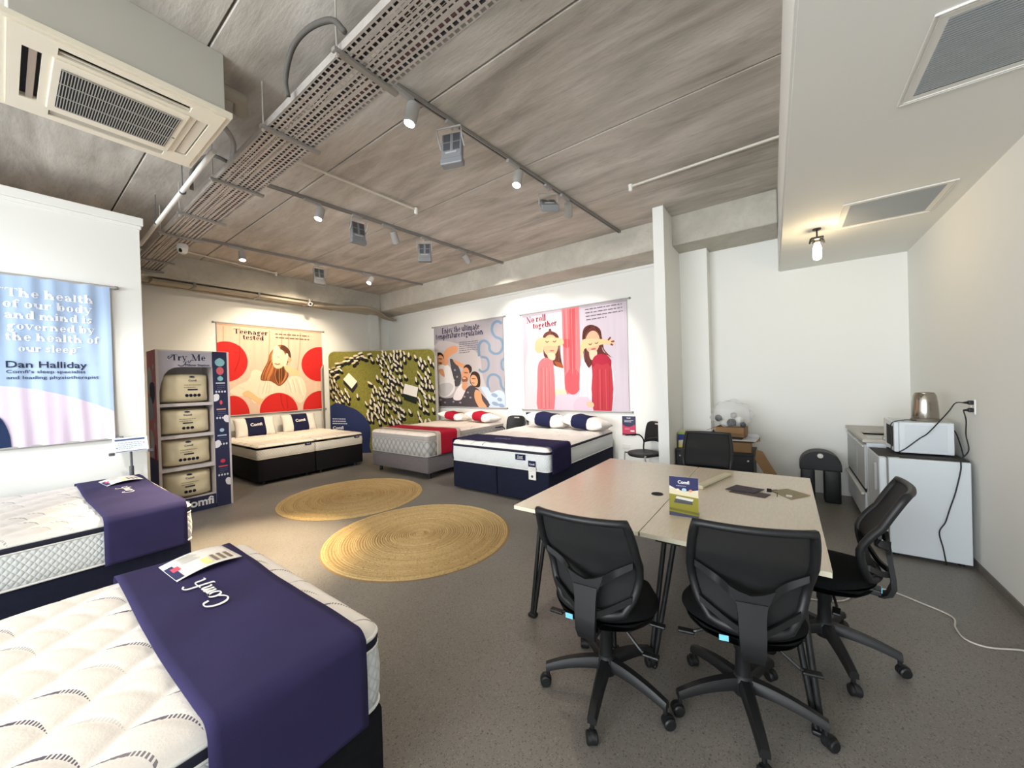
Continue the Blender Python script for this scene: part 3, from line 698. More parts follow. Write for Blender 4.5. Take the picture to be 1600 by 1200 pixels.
# ---- cable duct under the left beam and the pipes turning into the corner
t = thing('cable_duct', 'flat painted cable duct strapped under the concrete beam above the red-dotted banner', 'cable duct', (2.8, 8.48, 3.50))
DUCTM = M('duct_paint', '#a39a88', .7)
b = B(); bx2(b, (-1.3, -.12, -.045), (1.3, .12, 0), bev=.006); obj('duct_body', b, DUCTM, t)
b = B(); tube(b, [(-1.5, .22, -.03), (1.9, .22, -.03)], .022, 8); obj('conduit', b, DUCTM, t, smooth=True, angle=40)
for x in (-.75, .25, 1.2):
    b = B(); box(b, (x, 0, -.05), (.04, .30, .012), bev=.003); obj('strap', b, GREYP, t)
    b = B(); bx2(b, (x-.02, -.14, -.05), (x+.02, -.125, .03)); obj('strap_lug', b, GREYP, t)
t = thing('service_pipes', 'bundle of painted service pipes bending under the beams into the far corner', 'pipe', (0, 0, 0))
for i in range(4):
    b = B(); o_ = i*.055; tube(b, bez([(4.12, 8.38+o_, 3.44), (4.55, 8.30+o_, 3.46), (5.1, 8.02+o_*1.0, 3.49), (5.55, 8.12+o_, 3.47), (6.0, 8.42+o_*.9, 3.42), (6.40, 8.55+o_*.8, 3.40)], 5), .026, 8)
    obj('pipe', b, DUCTM, t, smooth=True, angle=50)

# ================================================================== beds
def rr_outline(hx, hy, r, n=6):
    out = []
    for cx, cy, a0 in ((hx-r, hy-r, 0), (-hx+r, hy-r, 90), (-hx+r, -hy+r, 180), (hx-r, -hy+r, 270)):
        for k in range(n+1):
            a = math.radians(a0+90*k/n); out.append((cx+r*math.cos(a), cy+r*math.sin(a)))
    return out
def dense(pts, step):
    out = []
    for i, p in enumerate(pts):
        q = pts[(i+1) % len(pts)]; d = math.hypot(q[0]-p[0], q[1]-p[1]); k = max(1, int(d/step))
        out += [(p[0]+(q[0]-p[0])*j/k, p[1]+(q[1]-p[1])*j/k) for j in range(k)]
    return out
def loft_band(bm, outline, levels, uv=True):
    """levels: (offset outwards, z); uv in metres"""
    N = len(outline); uvl = bm.loops.layers.uv.verify(); per = [0]
    for i in range(N):
        a, c = outline[i], outline[(i+1) % N]; per.append(per[-1]+math.hypot(c[0]-a[0], c[1]-a[1]))
    nr = []
    for i in range(N):
        a, c = outline[i-1], outline[(i+1) % N]; d = Vector((c[0]-a[0], c[1]-a[1])).normalized(); nr.append((d.y, -d.x))
    rows = [[bm.verts.new((outline[i][0]+nr[i][0]*o, outline[i][1]+nr[i][1]*o, z)) for i in range(N)] for o, z in levels]
    for k in range(len(levels)-1):
        for i in range(N):
            j = (i+1) % N; f = bm.faces.new((rows[k][i], rows[k][j], rows[k+1][j], rows[k+1][i])); f.smooth = True
            for lp, (u, v) in zip(f.loops, ((per[i], levels[k][1]), (per[i+1], levels[k][1]), (per[i+1], levels[k+1][1]), (per[i], levels[k+1][1]))): lp[uvl].uv = (u, v)
def mattress(name, label, hx, hy, z0, zb, zt, ztop, loc, side, top, band=None, step=.03, quilt=(.2, .11, 37), puff=.013, group=None, r=.07, soft=.06, piping=PIPE):
    t = thing(name, label, 'mattress', loc, 0, group); ol = dense(rr_outline(hx, hy, r), .06)
    b = B(); loft_band(b, ol, [(-.02, z0), (0, z0+.012), (.008, z0+(zb-z0)*.3), (.010, z0+(zb-z0)*.6), (.002, zb)]); obj('side_panel', b, side, t, recalc=False)
    if band:
        b = B(); loft_band(b, ol, [(.002, zb), (.004, zb+.004), (.006, (zb+zt)/2), (.004, zt-.004), (.002, zt)]); obj('border_band', b, band, t, recalc=False)
    zs = [z0+.012]+([zb, zt] if band else [zt])
    for z in zs:
        b = B(); tube(b, [(x, y, z) for x, y in ol], .0075, 6, closed=True); obj('piping', b, piping, t, smooth=True)
    # the quilted top: a grid snapped to the rounded outline
    ca, sa = math.cos(math.radians(quilt[2])), math.sin(math.radians(quilt[2])); H = ztop-zt
    def P(u, v):
        x, y = (2*u-1)*hx, (2*v-1)*hy; ax, ay = abs(x), abs(y); ex, ey = ax-(hx-r), ay-(hy-r)
        if ex > 0 and ey > 0:
            d = math.hypot(ex, ey)
            if d > r: ax, ay = hx-r+ex*r/d, hy-r+ey*r/d; d = r
            dist = r-d
        else: dist = min(hx-ax, hy-ay)
        x, y = math.copysign(ax, x), math.copysign(ay, y)
        e = min(1, dist/soft); z = zt+H*math.sqrt(max(0, 1-(1-e)**2))
        p, q = (x*sa-y*ca)/quilt[0], (x*ca+y*sa)/quilt[1]
        ch = abs(math.sin(PI*p))**.55; fr = p-math.floor(p); q2 = q-.24*math.sin(PI*fr); g = 1-.35*math.exp(-((q2-round(q2))/.10)**2)
        z += puff*(ch*g-.6)*min(1, dist/.09)
        return (x, y, z)
    def UV(u, v):
        x, y, _ = P(u, v); return ((x*sa-y*ca)/quilt[0]+50, (x*ca+y*sa)/quilt[1]+50)
    b = B(); grid(b, max(8, int(2*hx/step)), max(8, int(2*hy/step)), P, uvfn=UV); obj('top_panel', b, top, t, recalc=False)
    return t
def base(name, label, hx, hy, h, loc, mat, feet=.05, group=None, castor=False):
    t = thing(name, label, 'bed base', loc, 0, group)
    b = B(); bx2(b, (-hx, -hy, feet), (hx, hy, h), bev=.018, seg=3); obj('base_body', b, mat, t, smooth=True, angle=50)
    for sx in (-1, 1):
        for sy in (-1, 1):
            b = B(); q = Matrix.Translation((sx*(hx-.12), sy*(hy-.1), 0))
            lathe(b, [(0, 0), (.026, 0), (.03, .01), (.024, feet), (0, feet)], 12, mat=q); obj('castor' if castor else 'foot', b, BLKM, t)
    return t
def runner(name, label, x0, x1, yn, yf, ztop, zn, zf, loc, mats, wr=.004, seed=0, group=None, borders=None, rad=.045, steps=.02, slope=0):
    """cloth laid over a bed from the near hem (yn, zn) over the top to the far hem (yf, zf)"""
    t = thing(name, label, 'bed runner', loc, 0, group); rnd = random.Random(seed)
    path = []
    def seg(a, c):
        n = max(1, int(math.hypot(c[0]-a[0], c[1]-a[1])/steps))
        for k in range(n): path.append((a[0]+(c[0]-a[0])*k/n, a[1]+(c[1]-a[1])*k/n))
    seg((yn, zn), (yn, ztop-rad))
    for k in range(6): a = math.radians(180-90*k/6); path.append((yn+rad+rad*math.cos(a), ztop-rad+rad*math.sin(a)))
    seg((yn+rad, ztop), (yf-rad, ztop))
    for k in range(6): a = math.radians(90-90*k/6); path.append((yf-rad+rad*math.cos(a), ztop-rad+rad*math.sin(a)))
    seg((yf, ztop-rad), (yf, zf)); path.append((yf, zf)); N = len(path)-1
    ph = [rnd.uniform(0, 6) for _ in range(6)]
    def disp(y, x, top):
        w = math.sin(3.1*y+ph[0]+2*x)*math.sin(7*x+ph[1])+.6*math.sin(9*y+5*x+ph[2])+.4*math.sin(17*y-11*x+ph[3])
        return wr*w*(1 if top else .6)
    def P(u, v):
        i = min(N, int(round(v*N))); y, z = path[i]; x = x0+(x1-x0)*u+.006*math.sin(4*y+ph[4])
        tp = z > ztop-rad*.6
        if tp: z += max(-.002, disp(y, x, True))+slope*0
        else: y += (-1 if y < (yn+yf)/2 else 1)*max(0, disp(z*2, x, False)+.002)
        return (x, y, z)
    b = B(); nx = max(6, int((x1-x0)/.03)); grid(b, nx, N, P)
    if borders:
        for f in b.faces:
            u = (f.calc_center_median().x-x0)/(x1-x0)
            if u < borders or u > 1-borders: f.material_index = 1
    o = obj('runner_cloth', b, mats, t, recalc=False)
    md = o.modifiers.new('thick', 'SOLIDIFY'); md.thickness = .004; md.offset = 1
    return t
def pillow_mesh(a, c, h, n=18, pw=2.6):
    def f(u, v, s):
        x, y = 2*u-1, 2*v-1; px, py = 1-abs(x)**pw, 1-abs(y)**pw
        z = h*.5*(max(0, px)*max(0, py))**.45; k = 1-.06*(abs(x)**3*abs(y)**3)-.05*(1-abs(x)**2)*abs(y)**4
        return (x*a*.5*(1-.05*(abs(y)<1)*(1-y*y)*abs(x)**6), y*c*.5*k, s*z+.006*math.sin(9*x+4*y)*min(1, px*py*4))
    b = B()
    grid(b, n, n, lambda u, v: f(u, v, 1)); grid(b, n, n, lambda u, v: f(1-u, v, -1))
    bmesh.ops.remove_doubles(b, verts=b.verts[:], dist=.0015); return b, f
def pillow(label, a, c, h, loc, rot, sleeve, mat=PILW, w=(.28, .68), group=None, letters=None):
    t = thing('pillow', label, 'pillow', loc, 0, group); t.rotation_euler = rot
    b, f = pillow_mesh(a, c, h); obj('pillow_body', b, mat, t, smooth=True)
    if sleeve:
        b = B(); n = 16
        for s in (1, -1):
            def g(u, v, s=s):
                uu = w[0]+(w[1]-w[0])*u; x, y, z = f(uu, v, s); return (x, y*1.035, z+s*.008*min(1, v*(1-v)*14))
            grid(b, 8, n, g if s > 0 else (lambda u, v: g(1-u, v)))
        bmesh.ops.remove_doubles(b, verts=b.verts[:], dist=.002); o = obj('pillow_sleeve', b, sleeve, t, smooth=True)
        if letters:
            u0, u1, v0, v1 = w[0]+.06, w[1]-.06, .42, .72
            sh = Sheet(((u0-.5)*a, (v0-.5)*c, 0), ((u1-u0)*a, 0, 0), (0, (v1-v0)*c, 0), (0, 0, 1), lift=.011, disp=lambda p, q: f(u0+(u1-u0)*p, v0+(v1-v0)*q, 1)[2])
            sh.text('#f2f0ec', letters, (.06, .25), (.94, .25), bold=.035); sh.done('lettering', o)
    return t
def leaflet(label, loc, rz, L=.30, Wd=.14, group='white product cards lying on the runners'):
    t = thing('product_card', label, 'card', loc, rz, group)
    def disp(u, v): return .018*(math.sin(PI*u)**1)*1.0+.012*u
    b = B(); grid(b, 14, 4, lambda u, v: (L*u, Wd*v, disp(u, v))); o = obj('card', b, PAPER, t, recalc=False)
    o.modifiers.new('thick', 'SOLIDIFY').thickness = .002
    s = Sheet((0, 0, 0), (L, 0, 0), (0, Wd, 0), (0, 0, 1), disp=disp, lift=.0016)
    N_ = 10
    def strip(c, u0, u1, v0, v1):
        s.k += 1
        for i in range(N_):
            a, d = u0+(u1-u0)*i/N_, u0+(u1-u0)*(i+1)/N_; s.uvpoly(c, [(a, v0), (d, v0), (d, v1), (a, v1)], None)
    strip('#37385c', 0, .12, .05, .72); strip('#e0576b', .06, .17, .40, .60)
    strip('#e9e7a0', .45, .58, .10, .45)
    for i in range(3): strip('#8c7a66', .62+i*.11, .68+i*.11, .10, .50)
    for i in range(6): strip('#c9c5c0', .22, .50-.03*(i % 3), .55+i*.065, .575+i*.065)
    s.done('printed_graphics', t)
    return t

# ---- bed nearest the camera
base('divan', 'black upholstered bed base under the nearest mattress', 1.05, .69, .385, (-.20, 1.975, 0), M('near_base_fabric', '#1b1c21', .92, var=.15, vscale=60, spec=.15), .04)
mattress('mattress', 'large white quilted mattress nearest the camera with navy border tape', 1.06, .69, .385, .62, .662, .705, (-.20, 1.975, 0), QSIDE, QTOP, BANDM, step=.0125, quilt=(.21, .105, 37))
t = runner('bed_runner', 'navy bed runner across the nearest mattress, white script on top', .30, .765, 1.262, 2.69, .722, .375, .36, (0, 0, 0), NAVYR, wr=.0035, seed=3)
def script_mark(parent, o, ux, uy, flip=1, st=.035):
    s = Sheet(o, ux, uy, (0, 0, 1), lift=.010)
    k = s.w/s.h
    def S_(pts, w=st):
        s.stroke('#f3f1f0', pts, w)
    # a handwritten word, one stroke per letter, in sheet units
    S_([(.22, .62), (.19, .80), (.10, .80), (.04, .55), (.05, .25), (.12, .10), (.20, .14), (.27, .30)])
    S_([(.36, .52), (.30, .50), (.27, .32), (.30, .16), (.36, .14), (.40, .30), (.38, .48), (.34, .52), (.44, .44)])
    S_([(.45, .50), (.46, .16)]); S_([(.46, .30), (.50, .50), (.53, .46), (.53, .16)]); S_([(.53, .30), (.57, .50), (.61, .46), (.61, .20), (.65, .16)])
    S_([(.86, .88), (.80, .96), (.74, .84), (.72, .40), (.70, .05), (.66, -.0)]); S_([(.66, .50), (.84, .52), (.86, .30), (.87, .16), (.92, .18)])
    s.done('script_lettering', parent)
script_mark(t, (.565, 1.90, .724), (0, .37, 0), (-.11, 0, 0), st=.045)
leaflet('white product card on the nearest runner, pink tab toward the lettering', (.465, 2.315, .731), math.radians(3), .265, .27)
# ---- bed beside the partition
base('divan', 'black upholstered bed base beside the white partition wall', 1.05, .86, .40, (-.16, 4.80, 0), NAVYB, .04)
mattress('mattress', 'white mattress beside the partition wall with navy border and diamond-knit side', 1.06, .87, .40, .635, .682, .722, (-.16, 4.80, 0), QSIDE, QTOP, BANDM, step=.022, quilt=(.21, .105, 37))
t = runner('bed_runner', 'navy bed runner on the mattress beside the partition wall', .40, .855, 3.905, 5.70, .738, .40, .40, (0, 0, 0), NAVYR, wr=.003, seed=5)
script_mark(t, (.69, 4.66, .740), (0, .36, 0), (-.10, 0, 0))
leaflet('white product card on the runner beside the partition wall', (.57, 5.19, .747), math.radians(4), .25, .32)
# ---- two single beds under the red-dotted banner
G1 = 'pair of single beds under the red-dotted banner'
for cx, w_, lab in ((2.96, .478, 'left of the two cream single %s under the red-dotted banner, beside the pillow display'), (3.925, .478, 'right of the two cream single %s under the red-dotted banner, beside the sheep panel')):
    base('divan', lab % 'bed bases', w_-.005, .94, .43, (cx, 8.04, 0), BLKB, .06, castor=True)
    t = mattress('mattress', lab % 'mattresses', w_, .95, .43, .60, .64, .675, (cx, 8.04, 0), QSIDEC, QTOPY, None, step=.03, quilt=(.24, .12, 25), puff=.012, r=.05, piping=M('cream_piping', '#d9cbb2', .7))
    b = B(); box(b, (w_-.14, -.962, .60), (.11, .012, .05), bev=.003); obj('side_label', b, NAVY, t)
    s = Sheet((w_-.185, -.9688, .585), (.09, 0, 0), (0, 0, .03), (0, -1, 0)); s.text('#e8e6e2', 'Comfi', (.15, .3), (.85, .3)); s.done('label_lettering', t)
pillow('white pillow with navy sleeve propped on the left single bed', .74, .42, .15, (3.06, 8.80, .85), (math.radians(68), 0, 0), NAVY, PILW, (.28, .72), 'pillows propped against the wall', 'Comfi')
pillow('white pillow with navy sleeve propped on the right single bed', .74, .42, .15, (3.93, 8.82, .85), (math.radians(68), 0, 0), NAVY, PILW, (.28, .72), 'pillows propped against the wall', 'Comfi')
# ---- red runner bed
base('divan', 'grey upholstered bed base under the red-runner mattress', 1.06, .79, .385, (5.25, 5.65, 0), GREYB, .11, castor=True)
mattress('mattress', 'grey diamond-quilted mattress with the red runner in the far corner', 1.075, .80, .385, .66, .735, .785, (5.25, 5.65, 0), QSIDEG, QTOPR, M('grey_border', '#a09c98', .8), step=.03, quilt=(.3, .16, 90), puff=.01, piping=M('grey_piping', '#aaa7a3', .7))
runner('bed_runner', 'red bed runner with beige borders on the grey quilted mattress', 4.37, 4.95, 4.825, 6.475, .798, .40, .42, (0, 0, 0), [REDC, BEIGEC], wr=.003, seed=8, borders=.16)
pillow('white pillow with red sleeve, nearer the sheep panel', .72, .42, .17, (6.02, 6.02, .895), (math.radians(3), math.radians(-8), PI/2+.05), REDC, PILW, (.30, .68), 'red-sleeved pillows on the grey quilted bed')
pillow('white pillow with red sleeve, nearer the black chair', .74, .42, .19, (6.0, 5.18, .905), (math.radians(3), math.radians(-8), PI/2-.06), REDC, PILW, (.30, .66), 'red-sleeved pillows on the grey quilted bed')
# ---- navy bed under the two-women banner
for k, (ya, yb) in enumerate(((3.335, 4.19), (2.47, 3.32))):
    base('divan', ('half of the split navy bed base nearer the red-runner bed', 'half of the split navy bed base nearer the meeting table')[k], 1.12, (yb-ya)/2, .43, (5.24, (ya+yb)/2, 0), NAVYB, .025)
t = mattress('mattress', 'white mattress with navy border on the split navy base under the pink-striped banner', 1.13, .865, .43, .655, .70, .752, (5.24, 3.33, 0), QSIDEF, QTOP, BANDM, step=.03, quilt=(.24, .13, 37))
b = B(); box(b, (-1.146, -.44, .605), (.012, .16, .075), bev=.003); obj('side_label', b, NAVY, t)
s = Sheet((-1.1525, -.37, .575), (0, -.14, 0), (0, 0, .06), (-1, 0, 0)); s.text('#e8e6e2', 'Comfi', (.2, .45), (.8, .45)); s.poly('#d8d6d2', [(.15, .15), (.85, .15), (.85, .3), (.15, .3)]); s.done('label_lettering', t)
t = thing('swing_tag', 'white swing tag with navy head hanging on the mattress end under the pink-striped banner', 'tag', (4.088, 2.70, .47))
b = B(); box(b, (0, 0, -.02), (.006, .115, .25), bev=.002); obj('tag_card', b, PAPER, t)
s = Sheet((-.0035, .0575, -.145), (0, -.115, 0), (0, 0, .25), (-1, 0, 0)); s.poly('#23254a', [(0, .68), (1, .68), (1, 1), (0, 1)]); s.text('#f0eeea', 'Comfi', (.15, .78), (.85, .78)); s.lines('#b9b6b2', (.2, .6), (.85, .6), (0, -.08), 3, .02); s.ell('#3a3c50', .5, .18, .14, .07); s.done('printed_graphics', t)
t = runner('bed_runner', 'dark navy bed runner on the mattress under the pink-striped banner', 4.16, 4.68, 2.435, 4.225, .766, .40, .45, (0, 0, 0), M('dark_runner', '#262245', .9, var=.1, spec=.15), wr=.003, seed=9)
s = Sheet((4.46, 3.25, .772), (0, .34, 0), (-.07, 0, 0), (0, 0, 1), lift=.004); s.text('#8b84a8', 'Comfi', (.1, .2), (.9, .2)); s.done('lettering', t)
pillow('white pillow with navy sleeve, nearer the small clip sign', .84, .48, .25, (6.02, 3.58, .893), (math.radians(3), math.radians(-8), PI/2+.04), NAVY, PILW, (.32, .70), 'navy-sleeved pillows on the split navy bed')
pillow('white pillow with navy sleeve, nearer the black visitor chair', .82, .48, .23, (5.96, 2.80, .885), (math.radians(3), math.radians(-8), PI/2-.05), NAVY, PILW, (.34, .70), 'navy-sleeved pillows on the split navy bed')

# ================================================================== jute rugs
def rug(label, x, y, r, rz):
    t = thing('jute_rug', label, 'rug', (x, y, 0), rz, 'round braided jute rugs')
    b = B(); turns = int(r/.024); rnd = random.Random(int(x*100))
    for i in range(turns):
        rad = .012+.024*i; n = max(10, int(26+i*2.2)); rings = []
        for k in range(n):
            a = 2*PI*k/n; rr = rad*(1+.006*math.sin(3*a+i))+rnd.uniform(-.0012, .0012); h = .013+rnd.uniform(-.002, .002)
            rings.append([b.verts.new((q*math.cos(a), q*math.sin(a), z)) for q, z in ((rr-.0122, .001), (rr-.008, h*.72), (rr, h), (rr+.008, h*.72), (rr+.0122, .001))])
        for k in range(n):
            A, C_ = rings[k], rings[(k+1) % n]
            for j in range(4): f = b.faces.new((A[j], A[j+1], C_[j+1], C_[j])); f.smooth = True
    o = obj('braid', b, JUTE, t, recalc=False, kind='stuff')
    b = B(); lathe(b, [(0, .002), (r, .002), (r, .0005), (0, .0005)], 48); obj('rug_backing', b, M('jute_backing', '#9b7d4e', .95), t)
    return t
rug('larger-looking round jute rug nearest the meeting table', 2.64, 3.22, .972, 0)
rug('smaller-looking round jute rug nearer the single beds', 3.04, 5.17, .985, .4)

# ================================================================== meeting tables
def desk(label, xc, yc, w, d, fo, to):
    t = thing('meeting_table', label, 'table', (xc, yc, 0), 0, 'two maple tables pushed together')
    b = B(); bx2(b, (-w/2+.002, -d/2+.002, .705), (w/2-.002, d/2-.002, .7300)); obj('tabletop', b, LAM, t)
    b = B()
    bx2(b, (-w/2, -d/2, .705), (-w/2+.002, d/2, .7302)); bx2(b, (w/2-.002, -d/2, .705), (w/2, d/2, .7302))
    bx2(b, (-w/2, -d/2, .705), (w/2, -d/2+.002, .7302)); bx2(b, (-w/2, d/2-.002, .705), (w/2, d/2, .7302)); obj('edge_strip', b, EDGE, t)
    for sx in (-1, 1):
        for sy in (-1, 1):
            b = B(); top = Vector((sx*(w/2-.06), sy*(d/2-to), .70)); ft = Vector((sx*(w/2+.03), sy*(d/2-fo), 0)); o = Vector((0, sy*.022, 0))
            tube(b, [top+o*1.2, ft+o*.4], .014, 10); tube(b, [top-o*1.2, ft-o*.4], .014, 10); box(b, ft+Vector((0, 0, .012)), (.05, .06, .024), bev=.008); box(b, top+Vector((0, 0, -.004)), (.09, .13, .012)); obj('leg', b, BLKM, t, smooth=True, angle=40)
    b = B(); bx2(b, (-w/2+.12, -d/2+.10, .66), (w/2-.12, -d/2+.14, .705)); bx2(b, (-w/2+.12, d/2-.14, .66), (w/2-.12, d/2-.10, .705)); obj('support_rail', b, BLKM, t)
    return t
tl = desk('pale maple meeting table with black splayed legs nearer the beds, with a cable hole', 3.09, 1.148, 1.86, .892, .16, .22)
tr_ = desk('pale maple meeting table with black splayed legs nearer the fridge', 3.09, .270, 1.86, .852, .06, .15)
b = B(); lathe(b, [(0, 0), (.042, 0), (.042, .001), (0, .001)], 24, mat=Matrix.Translation((-.15, -.345, .7302))); obj('cable_hole', b, DARK, tl)
b = B(); tube(b, [(-.15+.041*math.cos(a), -.345+.041*math.sin(a), .7312) for a in [2*PI*k/24 for k in range(24)]], .003, 6, closed=True); obj('grommet_ring', b, BLKM, tl)
# things on the tables
t = thing('brochure_stand', 'upright printed brochure card standing on the table seam', 'brochure stand', (2.545, .535, .7303), math.radians(186))
b = B(); prism(b, [(0, -.085, 0), (-.006, -.085, 0), (-.036, -.085, .245), (-.030, -.085, .245)], (0, .17, 0)); prism(b, [(-.012, -.085, .05), (-.016, -.085, .05), (-.09, -.085, 0), (-.086, -.085, 0)], (0, .17, 0)); obj('card', b, PAPER, t)
s = Sheet((.0003, -.085, 0), (0, .17, 0), (-.030, 0, .245), (1, 0, .12), lift=.0006)
s.poly('#9a9440', [(0, 0), (1, 0), (1, .62), (0, .62)]); s.poly('#eadfc0', [(0, .55), (1, .50), (1, .70), (0, .70)])
s.blob('#3a3c62', [(0, 1.0), (1, 1.0), (1, .70), (.75, .66), (.5, .64), (.25, .68), (0, .76)], 1)
s.text('#f3f1ee', 'Comfi', (.30, .83), (.70, .83), bold=.03); s.lines('#b7b7cc', (.25, .77), (.8, .77), (0, -.03), 1, .014)
s.ell('#f2e8cc', .30, .665, .06, .03); s.ell('#bcd8ec', .52, .675, .08, .045); s.ell('#e8a080', .74, .665, .06, .035)
s.poly('#e9e7df', [(.22, .44), (.80, .40), (.84, .46), (.26, .50)]); s.poly('#5b5c60', [(.16, .33), (.22, .44), (.80, .40), (.80, .32)]); s.poly('#7d7a38', [(0, .14), (1, .08), (1, .14), (0, .2)])
s.poly('#55576d', [(0, 0), (1, 0), (1, .05), (0, .10)]); s.done('printed_front', t)
t = thing('plastic_bar', 'long off-white plastic bar lying across the table behind the brochure card', 'bar', (3.5, .49, .7303), math.radians(-15))
b = B(); box(b, (0, 0, .016), (.56, .06, .032), bev=.006); obj('bar_body', b, M('bar_cream', '#d6cdb2', .5), t)
b = B(); box(b, (0, -.0305, .013), (.50, .001, .004)); obj('groove', b, DGREY, t)
def swatch(label, pts, col, z, name='fabric_swatch'):
    b = B(); prism(b, [(x, y, z) for x, y in pts], (0, 0, .004)); return obj(name, b, M('swatch_'+col.strip('#'), col, .85), label=label, cat='swatch', group='fabric swatches on the table')
swatch('upper dark purple-grey fabric swatch on the table', [(3.30, .39), (3.47, .33), (3.43, .14), (3.29, .20)], '#4a434c', .737)
swatch('lower dark grey-brown fabric swatch, partly under the purple-grey one', [(3.26, .36), (3.40, .31), (3.33, .10), (3.22, .13)], '#5a4f4c', .7305)
t = thing('fabric_swatch', 'pale olive fabric swatch with small white label on the table', 'swatch', (0, 0, 0), 0, 'fabric swatches on the table')
b = B(); prism(b, [(3.44, .10, .7305), (3.56, .0, .7305), (3.44, -.135, .7305), (3.27, -.02, .7305)], (0, 0, .005)); obj('swatch_cloth', b, M('swatch_olive', '#9c9277', .85), t)
b = B(); box(b, (3.345, -.01, .7363), (.05, .035, .001), rot=None); obj('swatch_label', b, PAPER, t)
t = thing('binder_clip', 'small black metal clip joining the table swatches', 'clip', (3.38, .11, .7415))
b = B(); prism(b, [(-.02, -.015, 0), (.02, -.015, 0), (.0, -.015, .022)], (0, .03, 0)); tube(b, [(0, 0, .01), (-.05, -.05, .006), (-.10, -.05, -.004)], .0025, 6); tube(b, [(0, 0, .01), (.04, -.05, .01)], .0025, 6); obj('clip_body', b, BLKM, t)

# ================================================================== office chairs
def office_chair(label):
    """faces +X; castors on z = 0"""
    t = thing('office_chair', label, 'chair', (0, 0, 0), 0, 'black mesh office chairs around the tables')
    b = B(); lathe(b, [(0, .10), (.045, .10), (.055, .12), (.05, .17), (.034, .19), (.030, .30), (.036, .31), (.036, .42), (0, .42)], 20); obj('gas_column', b, BLK, t, smooth=True, angle=35)
    for k in range(5):
        a = math.radians(41+72*k); c, s_ = math.cos(a), math.sin(a); b = B(); n = 8; rows = []
        for i in range(n+1):
            u = i/n; r = .03+.285*u; z = .155-.055*u**2; w = .030-.010*u; h = .026-.008*u
            rows.append([b.verts.new((r*c-q*s_, r*s_+q*c, z+dz)) for q, dz in ((-w, -h), (w, -h), (w*1.0, h*.3), (w*.6, h), (-w*.6, h), (-w, h*.3))])
        for i in range(n):
            for j in range(6): b.faces.new((rows[i][j], rows[i][(j+1) % 6], rows[i+1][(j+1) % 6], rows[i+1][j]))
        b.faces.new(rows[0]); b.faces.new(rows[-1]); obj('base_leg', b, BLK, t, smooth=True, angle=50)
        b = B(); tube(b, [(.305*c, .305*s_, .055), (.305*c, .305*s_, .10)], .010, 8)
        ax = math.radians(72*k+110+23*k); d = Vector((math.cos(ax), math.sin(ax), 0)); p = Vector((.318*c, .318*s_, .0275))
        q = d.to_track_quat('Z', 'Y').to_matrix().to_4x4()
        for sg in (-1, 1):
            q2 = q.copy(); q2.translation = p+d*sg*.014; lathe(b, [(0, -.011), (.022, -.011), (.0275, -.006), (.0275, .006), (.022, .011), (0, .011)], 16, mat=q2)
        q2 = q.copy(); q2.translation = p+Vector((0, 0, .004)); lathe(b, [(0, -.008), (.030, -.008), (.030, .008), (0, .008)], 16, mat=q2); obj('castor', b, BLK, t, smooth=True, angle=40)
    # mechanism, levers
    b = B(); box(b, (-.02, 0, .43), (.22, .15, .035), bev=.008); box(b, (-.16, 0, .435), (.16, .075, .03), bev=.006)
    for x in (-.20, -.15): box(b, (x, .03, .452), (.012, .012, .006)); box(b, (x, -.03, .452), (.012, .012, .006))
    obj('tilt_mechanism', b, BLKM, t)
    for (y, x1, z1) in ((1, -.06, .375), (-1, -.10, .33), (-1, .07, .375)):
        b = B(); tube(b, [(x1*.5, y*.07, .43), (x1, y*.20, z1+.01), (x1, y*.215, z1)], .007, 6); box(b, (x1, y*.245, z1), (.035, .075, .014), bev=.005); obj('lever', b, BLKM, t)
    # seat cushion
    def seat(u, v, top):
        x, y = 2*u-1, 2*v-1; k = math.sqrt(max(0, 1-.5*y*y)); l = math.sqrt(max(0, 1-.5*x*x))
        X, Y = .255*x*k*(1.06 if x > 0 else .96), .25*y*l*1.04; rr = max(abs(x), abs(y))
        e = max(0, 1-rr**6)
        z = .487+(.045*e**.5-.03*(1-e)*0)*(1 if top else -.6)+(.012*(x*x) if top and x < 0 else -.012*max(0, x)**3 if top else 0)-.012*math.exp(-(x*x+y*y)*3)*top
        return (X+.02, Y, z)
    b = B(); grid(b, 16, 16, lambda u, v: seat(u, v, 1)); grid(b, 16, 16, lambda u, v: seat(1-u, v, 0)); bmesh.ops.remove_doubles(b, verts=b.verts[:], dist=.002); obj('seat', b, BLKS, t, smooth=True)
    b = B(); grid(b, 12, 12, lambda u, v: (lambda p: (p[0]*.93, p[1]*.93, .447+.6*(p[2]-.487)))(seat(1-u, v, 0))); obj('seat_shell', b, BLK, t, smooth=True)
    # backrest surface
    def hw(v): return (.150, .196, .215, .223, .222, .216, .203)[min(6, int(v*6))]+((.150, .196, .215, .223, .222, .216, .203)[min(6, int(v*6)+1)]-(.150, .196, .215, .223, .222, .216, .203)[min(6, int(v*6))])*(v*6-int(v*6)) if v < 1 else .203
    def back(u, v):
        y = u*hw(v); z = .545+.465*v; x = -.225+.035*math.sin(PI*min(1, v*1.55))-.235*max(0, v-.35)**1.3+.035*u*u
        return Vector((x, y, z))
    loop = [back(-1, k/14) for k in range(15)]+[back(-1+2*k/12, 1) for k in range(1, 12)]+[back(1, 1-k/14) for k in range(15)]+[back(1-2*k/12, 0)-Vector((0, 0, .018*math.sin(PI*k/12))) for k in range(1, 12)]
    b = B(); tube(b, loop, [.019 if (i < 15 or 25 < i < 41) else .016 if i <= 25 else .022 for i in range(len(loop))], 8, closed=True); obj('back_frame', b, BLK, t, smooth=True)
    b = B(); grid(b, 14, 16, lambda u, v: back((2*u-1)*.97, .02+.96*v)+Vector((.004, 0, 0))); obj('back_mesh', b, NET, t)
